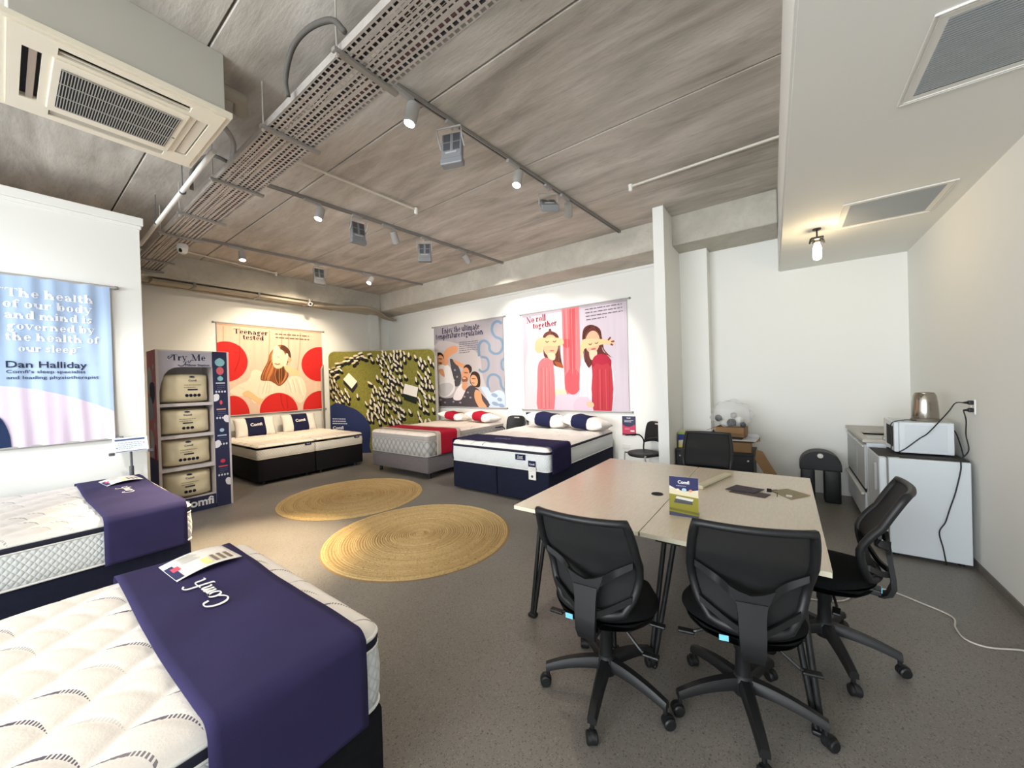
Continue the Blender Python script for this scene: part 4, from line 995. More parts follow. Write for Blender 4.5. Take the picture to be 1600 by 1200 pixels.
    b = B(); grid(b, 12, 6, lambda u, v: back((2*u-1)*.93, .02+.30*v)+Vector((.012, 0, 0))); obj('lumbar_pad', b, BLKS, t)
    # Y-shaped spine behind the mesh
    def ribbon(b, pts, ws, th=.012):
        rows = []
        for p, w in zip(pts, ws):
            p = Vector(p); rows.append([b.verts.new(p+Vector((dx, 0, 0))+Vector(o)) for dx, o in ((0, w[0]), (0, w[1]), (-th, w[1]), (-th, w[0]))])
        for i in range(len(rows)-1):
            for j in range(4): b.faces.new((rows[i][j], rows[i][(j+1) % 4], rows[i+1][(j+1) % 4], rows[i+1][j]))
        b.faces.new(rows[0]); b.faces.new(rows[-1])
    b = B(); pts = [(-.225, .415), (-.258, .435), (-.275, .48), (-.272, .54), (-.262, .62), (-.258, .68)]
    ribbon(b, [(x, 0, z) for x, z in pts], [((0, -w, 0), (0, w, 0)) for w in (.036, .040, .045, .048, .050, .056)], .022)
    for sg in (-1, 1):
        P = [Vector((-.258, sg*.02, .685)), Vector((-.256, sg*.07, .712)), back(sg*.58, .42)+Vector((-.022, 0, 0)), back(sg*.93, .54)+Vector((-.018, 0, 0))]; P = bez(P, 5)
        ribbon(b, P, [((0, 0, -.030+.018*i/len(P)), (0, 0, .024-.010*i/len(P))) for i in range(len(P))], .014)
        Q = bez([Vector((-.262, sg*.035, .55)), back(sg*.55, .045)+Vector((-.02, 0, 0)), back(sg*.97, .16)+Vector((-.014, 0, 0))], 5)
        ribbon(b, Q, [((0, 0, -.016), (0, 0, .014))]*len(Q), .012)
    prism(b, [(-.260, -.056, .66), (-.260, .056, .66), (-.262, .085, .742), (-.262, .05, .722), (-.262, 0, .708), (-.262, -.05, .722), (-.262, -.085, .742)], (-.014, 0, 0))
    bmesh.ops.recalc_face_normals(b, faces=b.faces[:]); obj('back_spine', b, BLK, t, smooth=True, angle=45)
    b = B(); box(b, (-.236, .10, .488), (.003, .036, .024), rot=None); obj('seat_tag', b, M('tag_blue', '#7fd3ee', .6), t)
    return t
c0 = office_chair('black mesh office chair on the left in front of the tables, blue seat tag')
c0.location = (1.83, .78, 0); c0.rotation_euler = (0, 0, math.radians(5))
dup(c0, (2.07, .19, 0), math.radians(13), 'black mesh office chair in front of the brochure card, nearest the picture bottom')
dup(c0, (2.79, -.16, 0), math.radians(84), 'black mesh office chair turned side-on in front of the fridge')
dup(c0, (4.12, .66, 0), math.radians(183), 'black office chair behind the tables, back against the black cabinet')

# ================================================================== visitor chairs by the back wall
def visitor_chair(label):
    """faces -X"""
    t = thing('visitor_chair', label, 'chair', (0, 0, 0), 0, 'black plastic visitor chairs by the back wall')
    def sf(u, v):
        x, y = 2*u-1, 2*v-1; k = math.sqrt(max(0, 1-.42*y*y)); l = math.sqrt(max(0, 1-.42*x*x)); return (.235*x*k, .245*y*l, .45+.02*(x*.4)**2*0-.018*math.exp(-2.2*(x*x+y*y))+(-.022*max(0, -x)**4))
    b = B(); grid(b, 14, 14, sf); o = obj('seat', b, BLK, t, recalc=False); md = o.modifiers.new('thick', 'SOLIDIFY'); md.thickness = .03; md.offset = -1
    def bf(u, v):
        y = 2*u-1; w = .225*(1-.18*max(0, v-.7)**1.5*4*abs(y)**2); z = .55+.36*v+.05*(1-v)*(1-y*y)-.03*v*abs(y)**4; return (.215+.06*v-.05*(1-y*y)*0+.03*(1-y*y), y*w, z)
    b = B(); uvs = grid(b, 14, 12, bf)
    kill = [f for f in b.faces if .83 < (f.calc_center_median().z-.55)/.36 < .93 and abs(f.calc_center_median().y) < .05]; bmesh.ops.delete(b, geom=kill, context='FACES')
    o = obj('backrest', b, BLK, t, recalc=False); md = o.modifiers.new('thick', 'SOLIDIFY'); md.thickness = .018
    for sg in (-1, 1):
        b = B(); tube(b, bez([(-.20, sg*.235, 0), (-.19, sg*.235, .40), (-.17, sg*.235, .43)], 4), .011, 8); obj('leg', b, LGREY, t, smooth=True)
        b = B(); tube(b, bez([(.27, sg*.235, 0), (.20, sg*.235, .42), (.21, sg*.24, .58), (.13, sg*.25, .68), (-.02, sg*.25, .69)], 5), .012, 8); obj('rear_frame', b, BLKM, t, smooth=True)
        b = B(); box(b, (-.04, sg*.25, .70), (.22, .045, .022), bev=.01); obj('armrest', b, BLK, t)
        b = B(); tube(b, [(-.19, sg*.235, .42), (.20, sg*.235, .42)], .010, 8); obj('seat_rail', b, BLKM, t)
    return t
v0 = visitor_chair('black plastic visitor chair beside the white fin wall, near the back-wall notice')
v0.location = (5.98, 1.82, 0); v0.rotation_euler = (0, 0, math.radians(-32))
dup(v0, (6.08, 4.52, 0), math.radians(6), 'black plastic visitor chair between the two beds at the back wall')

# ================================================================== kitchen corner
t = thing('bar_fridge', 'small white bar fridge with a black top mat, against the right wall', 'fridge', (4.57, -1.195, 0)); FR_ = t
b = B(); bx2(b, (0, 0, .03), (.58, .475, .86), bev=.006); obj('fridge_body', b, ENAM, t)
b = B(); bx2(b, (.0, .484, .05), (.58, .535, .862), bev=.012); obj('fridge_door', b, ENAM, t)
b = B(); bx2(b, (.003, .474, .05), (.577, .485, .855)); obj('door_seal', b, GREYP, t)
b = B(); bx2(b, (.03, .0, .86), (.56, .40, .872), bev=.003); bx2(b, (.06, .40, .8615), (.50, .53, .868), bev=.002); obj('top_mat', b, M('top_mat_dark', '#24211f', .7), t)
for sx in (.06, .52):
    for sy in (.05, .43):
        b = B(); tube(b, [(sx, sy, 0), (sx, sy, .03)], .02, 10); obj('foot', b, BLK, t)
b = B(); bx2(b, (.06, .535, .55), (.085, .56, .80), bev=.008); obj('door_handle', b, LGREY, t)
b = B(); bx2(b, (.14, .5355, .60), (.22, .537, .78)); bx2(b, (.16, .537, .64), (.205, .538, .70), mi=1); obj('door_sticker', b, [M('sticker_brown', '#8a7a62', .7), BLK], t)
t = thing('microwave_oven', 'white microwave oven on top of the bar fridge', 'microwave', (4.74, -1.15, .874)); MW_ = t
b = B(); bx2(b, (0, 0, .012), (.46, .33, .285), bev=.006); obj('oven_body', b, ENAM, t)
b = B(); bx2(b, (-.002, .04, .035), (.002, .29, .26), bev=.001); obj('pressed_side_panel', b, M('enamel_side', '#cdd3d8', .4), t)
b = B(); bx2(b, (.002, .331, .016), (.34, .362, .282), bev=.005); obj('oven_door', b, ENAM, t)
b = B(); bx2(b, (.04, .3625, .055), (.30, .364, .24)); obj('door_window', b, DARK, t)
b = B(); bx2(b, (.342, .331, .016), (.46, .358, .282), bev=.004); obj('control_panel', b, WHITE, t)
b = B(); lathe(b, [(0, 0), (.022, 0), (.02, .018), (0, .018)], 16, mat=Matrix.Translation((.40, .358, .08)) @ Matrix.Rotation(-PI/2, 4, 'X')); obj('dial_knob', b, LGREY, t)
for sx in (.04, .42):
    for sy in (.04, .29): b = B(); tube(b, [(sx, sy, 0), (sx, sy, .013)], .012, 8); obj('foot', b, BLK, t)
t = thing('kettle', 'brushed steel electric kettle standing on the microwave', 'kettle', (4.93, -1.02, 1.160), math.radians(-25)); KT_ = t
b = B(); lathe(b, [(0, .0), (.092, .0), (.094, .008), (.088, .022), (0, .022)], 32); obj('power_base', b, M('kettle_base', '#6f675c', .5), t, smooth=True, angle=40)
b = B(); lathe(b, [(0, .024), (.086, .024), (.088, .03), (.086, .10), (.081, .17), (.074, .225), (.066, .246), (0, .246)], 40); obj('kettle_body', b, STEEL, t, smooth=True, angle=40)
b = B(); lathe(b, [(0, .245), (.064, .246), (.058, .256), (.02, .260), (0, .261)], 32); obj('lid', b, STEEL, t, smooth=True)
b = B(); tube(b, bez([(.066, 0, .235), (.12, 0, .235), (.135, 0, .18), (.13, 0, .10), (.088, 0, .06)], 5), .013, 8); obj('handle', b, BLK, t, smooth=True)
b = B(); prism(b, [(-.06, -.02, .235), (-.085, 0, .237), (-.06, .02, .235), (-.07, 0, .19)], (0, 0, .004)); obj('spout', b, STEEL, t)
t = thing('sink_unit', 'white kitchen cabinet with a steel sink in the corner beyond the fridge', 'cabinet', (5.19, -1.222, 0)); K_ = t
b = B(); bx2(b, (0, 0, .06), (1.295, .56, .895), bev=.004); obj('cabinet_body', b, ENAM, t)
b = B(); bx2(b, (.02, .02, 0), (1.29, .50, .06)); obj('plinth', b, GREYP, t)
for x0_, x1_, z0_, z1_, nm in ((.01, .50, .42, .875, 'cabinet_door'), (.52, 1.28, .42, .875, 'cabinet_door'), (.01, 1.28, .08, .375, 'lower_door')):
    b = B(); bx2(b, (x0_, .56, z0_), (x1_, .578, z1_), bev=.004); o = obj(nm, b, M('door_grey_white', '#b9bcbc', .5) if nm != 'lower_door' else ENAM, t)
    b = B()
    if nm == 'lower_door': bx2(b, (.03, .579, .352), (1.24, .605, .375), bev=.004)
    else: bx2(b, (x0_+.02, .578, z1_-.03), (x1_-.02, .59, z1_-.012), bev=.003)
    obj('handle_rail', b, WHITE, o)
b = B(); bx2(b, (.02, .563, .385), (1.26, .572, .41)); obj('finger_gap', b, DARK, t)
b = B()
ox0, ox1, oy0, oy1 = .15, .66, .14, .53
for a, c in (((-.02, -.005), (ox0, .592)), ((ox1, -.005), (1.305, .592)), ((ox0, -.005), (ox1, oy0)), ((ox0, oy1), (ox1, .592))): bx2(b, (a[0], a[1], .90), (c[0], c[1], .93))
obj('sink_top', b, M('sink_steel', '#a79f93', .35, .9), t)
b = B(); bx2(b, (ox0, oy0, .77), (ox1, oy1, .775)); bx2(b, (ox0-.004, oy0, .77), (ox0, oy1, .915)); bx2(b, (ox1, oy0, .77), (ox1+.004, oy1, .915)); bx2(b, (ox0, oy0-.004, .77), (ox1, oy0, .915)); bx2(b, (ox0, oy1, .77), (ox1, oy1+.004, .915)); obj('sink_bowl', b, M('sink_steel_dark', '#857a6a', .35, .9), t)
b = B(); tube(b, bez([(.95, .05, .93), (.95, .05, 1.0), (.95, .08, 1.03), (.93, .14, 1.02), (.92, .16, .99)], 5), .011, 8); lathe(b, [(0, .93), (.025, .93), (.022, .955), (0, .955)], 12, mat=Matrix.Translation((.95, .05, 0))); obj('tap', b, CHROME, t, smooth=True)
# socket, plugs and cords on the right wall
t = thing('wall_socket', 'white double power socket on the right wall above the fridge', 'socket', (4.62, YR, 1.31))
b = B(); box(b, (0, .005, 0), (.075, .010, .12), bev=.003); obj('socket_plate', b, WHITE, t)
b = B(); box(b, (.02, .011, .0), (.012, .004, .02), bev=.001); obj('switch', b, WHITE, t)
def cord_of(t, lab, pts, plug=None, r=.0045):
    """a cord is part of its appliance; pts in room coordinates"""
    inv = (Matrix.Translation(t.location) @ t.rotation_euler.to_matrix().to_4x4()).inverted()
    b = B(); tube(b, [inv @ Vector(p) for p in bez(pts, 6)], r, 6); o = obj('power_cord', b, BLK, t, smooth=True, label=lab)
    if plug:
        b = B(); box(b, (4.60, YR+.025, plug), (.036, .03, .034), bev=.008); tube(b, [(4.60, YR+.038, plug), (4.59, YR+.065, plug)], [.012, .006], 8)
        bmesh.ops.transform(b, matrix=inv, verts=b.verts[:]); obj('plug', b, BLK, o)
cord_of(MW_, 'black cord from the upper plug', [(4.59, -1.165, 1.345), (4.585, -1.12, 1.34), (4.60, -1.08, 1.26), (4.69, -.99, 1.08), (4.72, -.94, 1.02), (4.725, -.86, .93), (4.732, -.815, .89)], 1.345)
cord_of(FR_, 'black cord from the lower plug', [(4.59, -1.165, 1.285), (4.585, -1.165, 1.27), (4.58, -1.175, 1.20), (4.63, -1.185, 1.08), (4.60, -1.19, .96), (4.56, -1.14, .885), (4.558, -1.135, .80), (4.557, -1.105, .62), (4.557, -1.07, .47), (4.557, -1.045, .36), (4.557, -1.01, .27), (4.557, -1.03, .14), (4.552, -1.045, .01)], 1.285)
cord_of(KT_, 'thin black cord', [(4.86, -.95, 1.168), (4.80, -.86, 1.172), (4.765, -.775, 1.14), (4.735, -.768, 1.02), (4.732, -.765, .90), (4.735, -.76, .882)], None, .004)
cord_of(MW_, 'black cord loop behind the oven', [(5.0, -1.165, 1.10), (4.88, -1.185, 1.08), (4.78, -1.19, .98), (4.72, -1.19, .90), (4.70, -1.185, .882)])
# twin bin
t = thing('twin_bin', 'black twin recycling bin with arched lid and white dot, against the back wall', 'bin', (6.12, -.34, 0))
b = B(); n = 20; pts = [(-.12, .205*math.cos(PI*k/n), .44+.20*math.sin(PI*k/n)**.8) for k in range(n+1)]; pts = [(-.12, .205, .40)]+pts+[(-.12, -.205, .40)]
prism(b, pts, (.24, 0, 0)); bmesh.ops.bevel(b, geom=[e for e in b.edges if abs(e.verts[0].co.x-e.verts[1].co.x) < .01], offset=.015, segments=2, affect='EDGES'); obj('arched_lid', b, BLK, t, smooth=True, angle=40)
for y, w_ in ((.125, .14), (-.115, .16)):
    b = B(); bx2(b, (-.10, y-w_/2, 0), (.11, y+w_/2, .405), bev=.02); obj('bin_body', b, BLK, t, smooth=True, angle=40)
b = B(); lathe(b, [(0, 0), (.03, 0), (.028, .008), (0, .01)], 20, mat=Matrix.Translation((-.121, .0, .585)) @ Matrix.Rotation(-PI/2, 4, 'Y')); obj('lid_dot', b, WHITE, t)
# black cabinet with cartons
t = thing('storage_cabinet', 'low black storage cabinet piled with cartons in the wall recess', 'cabinet', (5.9, .84, 0))
b = B(); bx2(b, (-.28, -.50, .03), (.30, .42, .585), bev=.004); obj('cabinet_body', b, M('cabinet_black', '#16171c', .55), t)
b = B(); bx2(b, (-.30, -.51, .585), (.31, .43, .61), bev=.003); obj('cabinet_top', b, M('cabinet_black', '#16171c'), t)
for y0_, y1_ in ((-.495, -.045), (-.035, .415)):
    b = B(); bx2(b, (-.298, y0_, .05), (-.28, y1_, .575), bev=.003); o = obj('cabinet_door', b, M('cabinet_black', '#16171c'), t)
    b = B(); lathe(b, [(0, 0), (.012, 0), (.012, .012), (0, .012)], 12, mat=Matrix.Translation((-.298, y0_+.05 if y0_ < -.2 else y1_-.05, .52)) @ Matrix.Rotation(-PI/2, 4, 'Y')); obj('lock', b, CHROME, o)
b = B(); bx2(b, (-.26, -.48, 0), (.28, .40, .03)); obj('plinth', b, BLK, t)
def carton(label, loc, sx, sy, sz, rz, flaps, mat=CARD, cat='box'):
    t = thing('cardboard_box', label, cat, loc, rz); th = .006; b = B()
    bx2(b, (-sx/2, -sy/2, 0), (sx/2, sy/2, th))
    for a in (-1, 1):
        bx2(b, (a*sx/2-th*(a > 0), -sy/2, 0), (a*sx/2+th*(a < 0), sy/2, sz)); bx2(b, (-sx/2, a*sy/2-th*(a > 0), 0), (sx/2, a*sy/2+th*(a < 0), sz))
    obj('carton_walls', b, mat, t)
    for (ax, sg, L, ang) in flaps:
        b = B(); a = math.radians(ang); dx, dz = L*math.cos(a), L*math.sin(a)
        if ax == 'x': prism(b, [(sg*sx/2, -sy/2, sz), (sg*sx/2, sy/2, sz), (sg*(sx/2+dx), sy/2, sz+dz), (sg*(sx/2+dx), -sy/2, sz+dz)], (0, 0, -.006))
        else: prism(b, [(-sx/2, sg*sy/2, sz), (sx/2, sg*sy/2, sz), (sx/2, sg*(sy/2+dx), sz+dz), (-sx/2, sg*(sy/2+dx), sz+dz)], (0, 0, -.006))
        obj('flap', b, mat, t)
    return t
carton('brown carton with open flaps on the black cabinet, holding a white tray', (5.88, .58, .61), .40, .42, .13, .05, [('y', 1, .12, 70), ('y', -1, .10, 20)])
t = thing('document_tray', 'grey-white stacking tray lying across the brown carton', 'tray', (5.84, .52, .76), -.06)
b = B(); box(b, (0, 0, .006), (.34, .44, .012), bev=.003); box(b, (.16, 0, .03), (.012, .44, .05)); obj('tray_body', b, M('tray_grey', '#c2c4c6', .5), t)
b = B(); box(b, (-.02, .05, .02), (.22, .22, .014), bev=.002); obj('dark_folder', b, M('folder_dark', '#2c2b2d', .6), t)
carton('smaller brown carton on the tray, flaps folded out under the plastic bag', (5.92, .60, .79), .26, .34, .13, -.1, [('y', 1, .13, -25), ('x', -1, .08, -60)])
t = thing('blue_and_white_carton', 'blue and yellow printed carton on the left end of the black cabinet', 'box', (5.88, 1.13, .61), .05)
b = B(); box(b, (0, 0, .11), (.26, .26, .22), bev=.004); obj('carton', b, M('carton_cream', '#cfc6ae', .7), t)
s = Sheet((-.131, .13, 0), (0, -.26, 0), (0, 0, .22), (-1, 0, 0)); s.poly('#33407e', [(0, .45), (1, .62), (1, .85), (0, .85)]); s.poly('#8fae54', [(0, .85), (1, .85), (1, 1), (0, 1)]); s.poly('#d8c979', [(0, .0), (1, 0), (1, .35), (0, .2)]); s.done('printed_front', t)
b = B(); prism(b, [(5.56, .32, .56), (5.52, .02, .0), (5.52, -.12, .0), (5.56, .10, .40), (5.57, .24, .66), (5.57, .30, .68)], (.008, 0, 0)); obj('loose_cardboard', b, CARD, label='loose brown cardboard flap leaning against the right end of the black cabinet', cat='cardboard')
t = thing('plastic_bag', 'crumpled clear plastic bag of odds and ends on top of the cartons', 'bag', (5.92, .60, .915))
b = B(); bmesh.ops.create_icosphere(b, subdivisions=4, radius=1); rnd = random.Random(4)
from mathutils import noise as mn
for v in b.verts:
    k = 1+.22*mn.noise(v.co*2.3)+.10*mn.noise(v.co*6); v.co = Vector((v.co.x*.16*k, v.co.y*.24*k, .17+max(-.165, v.co.z*.19*k)))
obj('bag_film', b, BAG, t, smooth=True)
for (x, y, z, r, m_) in ((-.05, .15, .12, .045, BLK), (-.06, .0, .06, .06, BLK), (-.02, -.09, .09, .05, WHITE), (-.03, -.03, .16, .04, LGREY), (.02, .08, .05, .06, WHITE), (-.07, -.14, .04, .035, DGREY)):
    b = B(); bmesh.ops.create_icosphere(b, subdivisions=2, radius=r)
    for v in b.verts: v.co = v.co*(1+.35*mn.noise(v.co*30+Vector((x*50, y*50, 0))))+Vector((x, y, z))
    obj('bagged_item', b, m_, t, smooth=True)
# white cord along the floor
b = B(); tube(b, bez([(3.40, -1.20, .006), (3.40, -1.07, .006), (3.33, -.92, .006), (3.36, -.84, .006), (3.48, -.83, .006), (3.62, -.85, .006), (3.72, -.74, .006), (3.82, -.57, .006), (3.74, -.43, .006), (3.50, -.32, .006), (3.41, -.20, .006), (3.36, -.05, .006), (3.3, .2, .006)], 6), .005, 6)
obj('floor_cord', b, M('cord_white', '#cfcac0', .5), smooth=True, label='white cord snaking over the floor from the right wall to the tables', cat='cord')
# outlet low on the back wall
t = thing('power_outlet', 'low white power outlet on the back wall beside the navy bed', 'socket', (XB, 2.28, .42))
b = B(); box(b, (-.004, 0, 0), (.008, .14, .08), bev=.002); obj('outlet_plate', b, WHITE, t)

# ================================================================== banners on the walls
def banner(label, bl, ux, h, n, group='fabric banners on the walls', cloth=None, ripple=0.0, rip=None, over=.05):
    """hanging cloth banner: bottom-left corner bl, horizontal vector ux, height h, outward normal n"""
    t = thing('wall_banner', label, 'banner', bl, 0, group); U = Vector(ux); N = Vector(n); L = U.length; d = U.normalized()
    disp = rip or (lambda u, v: .004*math.sin(31*u+2*v)*ripple)
    b = B(); grid(b, 90 if rip else 24, 10, lambda u, v: U*u+Vector((0, 0, h*v))+N*disp(u, v), uvfn=lambda u, v: (u, v)); o = obj('banner_cloth', b, cloth or PAPER, t, recalc=False)
    for z, nm in ((h, 'top_rail'), (0, 'bottom_rail')):
        b = B(); tube(b, [-d*over+Vector((0, 0, z)), U+d*over+Vector((0, 0, z))], .014, 10); r_ = obj(nm, b, LGREY, t, smooth=True, angle=40)
        for q in (-d*over, U+d*over):
            b = B(); box(b, q+Vector((0, 0, z))-N*.004, (.034, .034, .034), bev=.008); obj('end_cap', b, GREYP, r_)
    return t, disp
CL_CREAM = M('banner_cream_cloth', '#e2c3ac', .85, var=.05, vscale=2, stretch=(6, 6, .4), spec=.1)
CL_GREY = M('banner_grey_cloth', '#a39da4', .85, var=.04, vscale=2, stretch=(6, 6, .4), spec=.1)
CL_PINK = M('banner_pale_pink_cloth', '#c9bec8', .85, var=.04, vscale=2, stretch=(6, 6, .4), spec=.1)
SKIN, SKIN2, HAIR, HAIR2 = '#e2ab80', '#d89a72', '#5a3728', '#8a5030'
# --- red-dotted banner
t, dp = banner('cream banner with red dots and a woman holding her head, over the single beds', (2.53, YL-.022, 1.10), (2.07, 0, 0), 1.87, (0, -1, 0), cloth=CL_CREAM, ripple=0)
s = Sheet((0, 0, 0), (2.07, 0, 0), (0, 0, 1.87), (0, -1, 0), [(75, 85), (1255, 165), (1300, 1085), (92, 1172)], disp=dp)
s.poly('#cfa68a', [(60, 80), (1270, 165), (1270, 190), (60, 112)])
for i, (x, y) in enumerate(((150, 118), (330, 125), (660, 150), (800, 155), (880, 170), (1010, 170))): s.stroke('#cda88c', [(x, y+10), (x-6, y+260), (x-20-10*(i % 3), y+520)], 14, inc=(i == 0))
RD = '#cf2b28'
s.ell(RD, 170, 530, 245, 232, 0, 48); s.ell(RD, 1240, 548, 212, 204, 0, 48, False); s.ell(RD, 250, 1150, 185, 225, 0, 48, False); s.ell(RD, 770, 1115, 222, 224, 0, 48, False); s.ell(RD, 1265, 1080, 212, 215, 0, 48, False)
s.stroke('#b02220', [(330, 350), (320, 500), (270, 640)], 12); s.stroke('#b02220', [(790, 900), (800, 1000), (830, 1090)], 10, inc=False); s.stroke('#b02220', [(860, 920), (870, 1080)], 10, inc=False)
s.blob('#ecdcc4', [(480, 620), (420, 740), (300, 800), (210, 880), (330, 930), (430, 900), (470, 1000), (550, 1010), (620, 930), (770, 885), (920, 930), (1000, 1010), (1060, 980), (1090, 860), (1040, 720), (930, 690), (800, 730), (620, 660)], 4)
for P_ in ([(560, 780), (530, 880), (560, 960)], [(860, 760), (850, 860), (870, 900)], [(960, 720), (1000, 820), (1050, 960)], [(300, 820), (380, 850)]): s.stroke('#e0cfb4', P_, 8, inc=False)
s.blob(HAIR2, [(700, 380), (660, 440), (640, 520), (590, 620), (560, 700), (570, 745), (660, 750), (720, 780), (775, 810), (840, 760), (880, 680), (860, 560), (900, 490), (880, 390), (820, 330), (750, 335)], 4)
s.blob(HAIR, [(790, 345), (830, 335), (890, 390), (905, 480), (870, 470), (840, 400), (800, 390)], 4); s.blob('#b56a3c', [(650, 560), (600, 660), (640, 720), (700, 650), (690, 560)], 4, False); s.blob(HAIR, [(760, 620), (720, 700), (770, 770), (840, 720), (850, 600)], 4, False)
s.strands(['#c9814c', '#6b3d22', '#a5602f', '#d9965c'], [([(700, 400), (650, 520), (600, 640), (575, 730)], [(720, 560), (690, 640), (660, 710), (650, 745)]), ([(730, 600), (720, 680), (740, 760), (770, 800)], [(860, 560), (870, 640), (850, 710), (800, 780)]), ([(740, 345), (690, 400), (660, 470), (660, 520)], [(790, 340), (740, 360), (700, 420), (690, 500)])], 9, 7, 1)
s.blob('#f2d4b2', [(700, 420), (690, 500), (710, 580), (760, 605), (820, 570), (840, 480), (820, 400), (760, 380)], 4)
s.blob('#f4dcc0', [(725, 340), (700, 400), (715, 500), (770, 520), (790, 430), (770, 350)], 4)
s.stroke('#b0603e', [(720, 545), (750, 555), (780, 548)], 12); s.stroke('#9a7a60', [(745, 465), (775, 472)], 6, inc=False)
s.blob(SKIN, [(860, 440), (890, 470), (915, 500), (890, 530), (860, 500)], 4)
s.blob('#f0c898', [(830, 590), (850, 560), (930, 600), (1000, 640), (1010, 690), (930, 680), (860, 640)], 4); s.blob('#f4dcc0', [(840, 440), (870, 430), (870, 480), (850, 560), (820, 570)], 4, False)
s.blob('#f0c08c', [(350, 910), (400, 865), (450, 880), (540, 950), (590, 965), (560, 1020), (510, 1010), (440, 950)], 4)
s.strands(['#dcc6a6', '#f6ecdc'], [([(600, 740), (580, 820), (560, 900)], [(700, 790), (700, 850), (690, 900)]), ([(860, 740), (880, 800), (900, 880)], [(1000, 720), (1030, 820), (1050, 920)])], 6, 9, 2)
s.serif('#2e2230', 'Teenager', (262, 208), (645, 224), 1.0); s.serif('#2e2230', 'tested', (360, 272), (598, 284), 1.0)
s.lines('#6e5646', (725, 204), (1110, 222), (4, 40), 2, 12, 1.0, 3)
s.done('printed_picture', t)
# --- grey banner with the blue loops
t, dp = banner('grey banner with pale blue loops and three people, over the red-runner bed', (XB-.022, 7.13, 1.05), (0, -2.20, 0), 2.0, (-1, 0, 0), cloth=CL_GREY, ripple=0)
s = Sheet((0, 0, 0), (0, -2.2, 0), (0, 0, 2.0), (-1, 0, 0), [(75, 205), (880, 80), (905, 1140), (95, 1130)], disp=dp)
s.blob('#b9b1b2', [(80, 420), (380, 400), (600, 520), (640, 760), (700, 1140), (95, 1140)], 4)
LB = '#7189a0'
s.stroke(LB, [(870, 160), (820, 135), (770, 165), (755, 240), (790, 310), (860, 345), (880, 420), (850, 490), (790, 510), (730, 470), (720, 400), (670, 360), (620, 380), (600, 440), (605, 540)], 30)
s.stroke(LB, [(625, 545), (690, 560), (715, 620), (700, 690), (640, 720), (600, 690)], 26, inc=False); s.stroke(LB, [(900, 560), (865, 600), (870, 680), (900, 700)], 24, inc=False)
s.stroke(LB, [(720, 940), (700, 850), (720, 770), (780, 750), (840, 790), (860, 880), (900, 940)], 28, inc=False)
s.blob('#b9c8d8', [(620, 900), (680, 1000), (730, 1140), (905, 1140), (900, 980), (830, 930), (740, 960), (700, 900)], 4)
for (x, y, w_) in ((780, 990, 40), (840, 1040, 30), (790, 1090, 44), (860, 1110, 36)): s.ell('#8b9cb8', x, y, w_, 22, 20, 14, False)
s.blob('#4d464b', [(95, 1010), (200, 1030), (330, 1010), (420, 950), (500, 880), (560, 900), (620, 960), (700, 1140), (95, 1140)], 4)
s.blob('#4c4a4e', [(265, 570), (340, 620), (395, 760), (370, 880), (300, 870), (280, 700)], 4, False)
for (x, y) in ((320, 700), (345, 780), (310, 820), (430, 1010), (470, 960), (500, 1020), (380, 1080), (300, 1070), (200, 1080), (150, 1050)): s.ell('#9a9094', x, y, 13, 12, 0, 8, False)
s.blob('#e4dedb', [(110, 660), (190, 640), (260, 660), (300, 780), (320, 920), (260, 1000), (160, 1010), (90, 900), (70, 740)], 4)
s.blob('#e9dede', [(300, 1040), (330, 940), (400, 860), (450, 900), (420, 990), (380, 1050)], 4, False); s.blob('#c9c3c4', [(130, 880), (250, 850), (300, 900), (230, 1000), (150, 990)], 4)
s.blob(SKIN2, [(180, 520), (230, 450), (300, 420), (350, 430), (350, 480), (290, 520), (230, 570), (190, 580)], 4); s.blob(SKIN2, [(300, 580), (380, 610), (450, 650), (430, 680), (340, 640)], 4, False)
s.blob(SKIN2, [(130, 700), (180, 690), (200, 780), (150, 750)], 4, False)
s.ell('#2f2320', 140, 560, 52, 66); s.ell(SKIN2, 150, 585, 40, 58, 0, 24); s.ell('#7a4a34', 150, 620, 22, 12, 10); s.ell('#5c3a2c', 150, 570, 28, 6, 5, 12, False)
s.ell(SKIN2, 215, 610, 30, 40, 20)
s.ell('#3b2c28', 470, 690, 50, 56); s.ell(SKIN2, 445, 755, 46, 88, 5); s.ell('#8c5a44', 435, 810, 36, 36); s.ell('#e4b296', 430, 795, 20, 10, 0, 16); s.ell('#6b4636', 450, 730, 26, 6, 5, 12, False); s.blob(SKIN2, [(420, 840), (470, 850), (440, 940), (400, 900)], 4, False)
s.blob('#3a2c26', [(510, 740), (560, 715), (610, 760), (615, 880), (570, 900), (500, 850)], 4); s.ell('#dba47e', 545, 820, 42, 66, -12); s.ell('#b56a58', 535, 850, 20, 8, 10, 12); s.ell('#5c3a2c', 540, 800, 26, 5, 5, 12, False)
s.blob(SKIN2, [(560, 930), (620, 960), (640, 1050), (690, 1130), (610, 1140), (550, 1030)], 4)
s.serif('#2f2a44', 'Enjoy the ultimate', (172, 278), (612, 222), 1.35); s.serif('#2f2a44', 'temperature regulation', (100, 348), (655, 284), 1.35)
s.lines('#5b5560', (375, 380), (595, 358), (0, 24), 6, 7, .55, 5)
s.done('printed_picture', t)
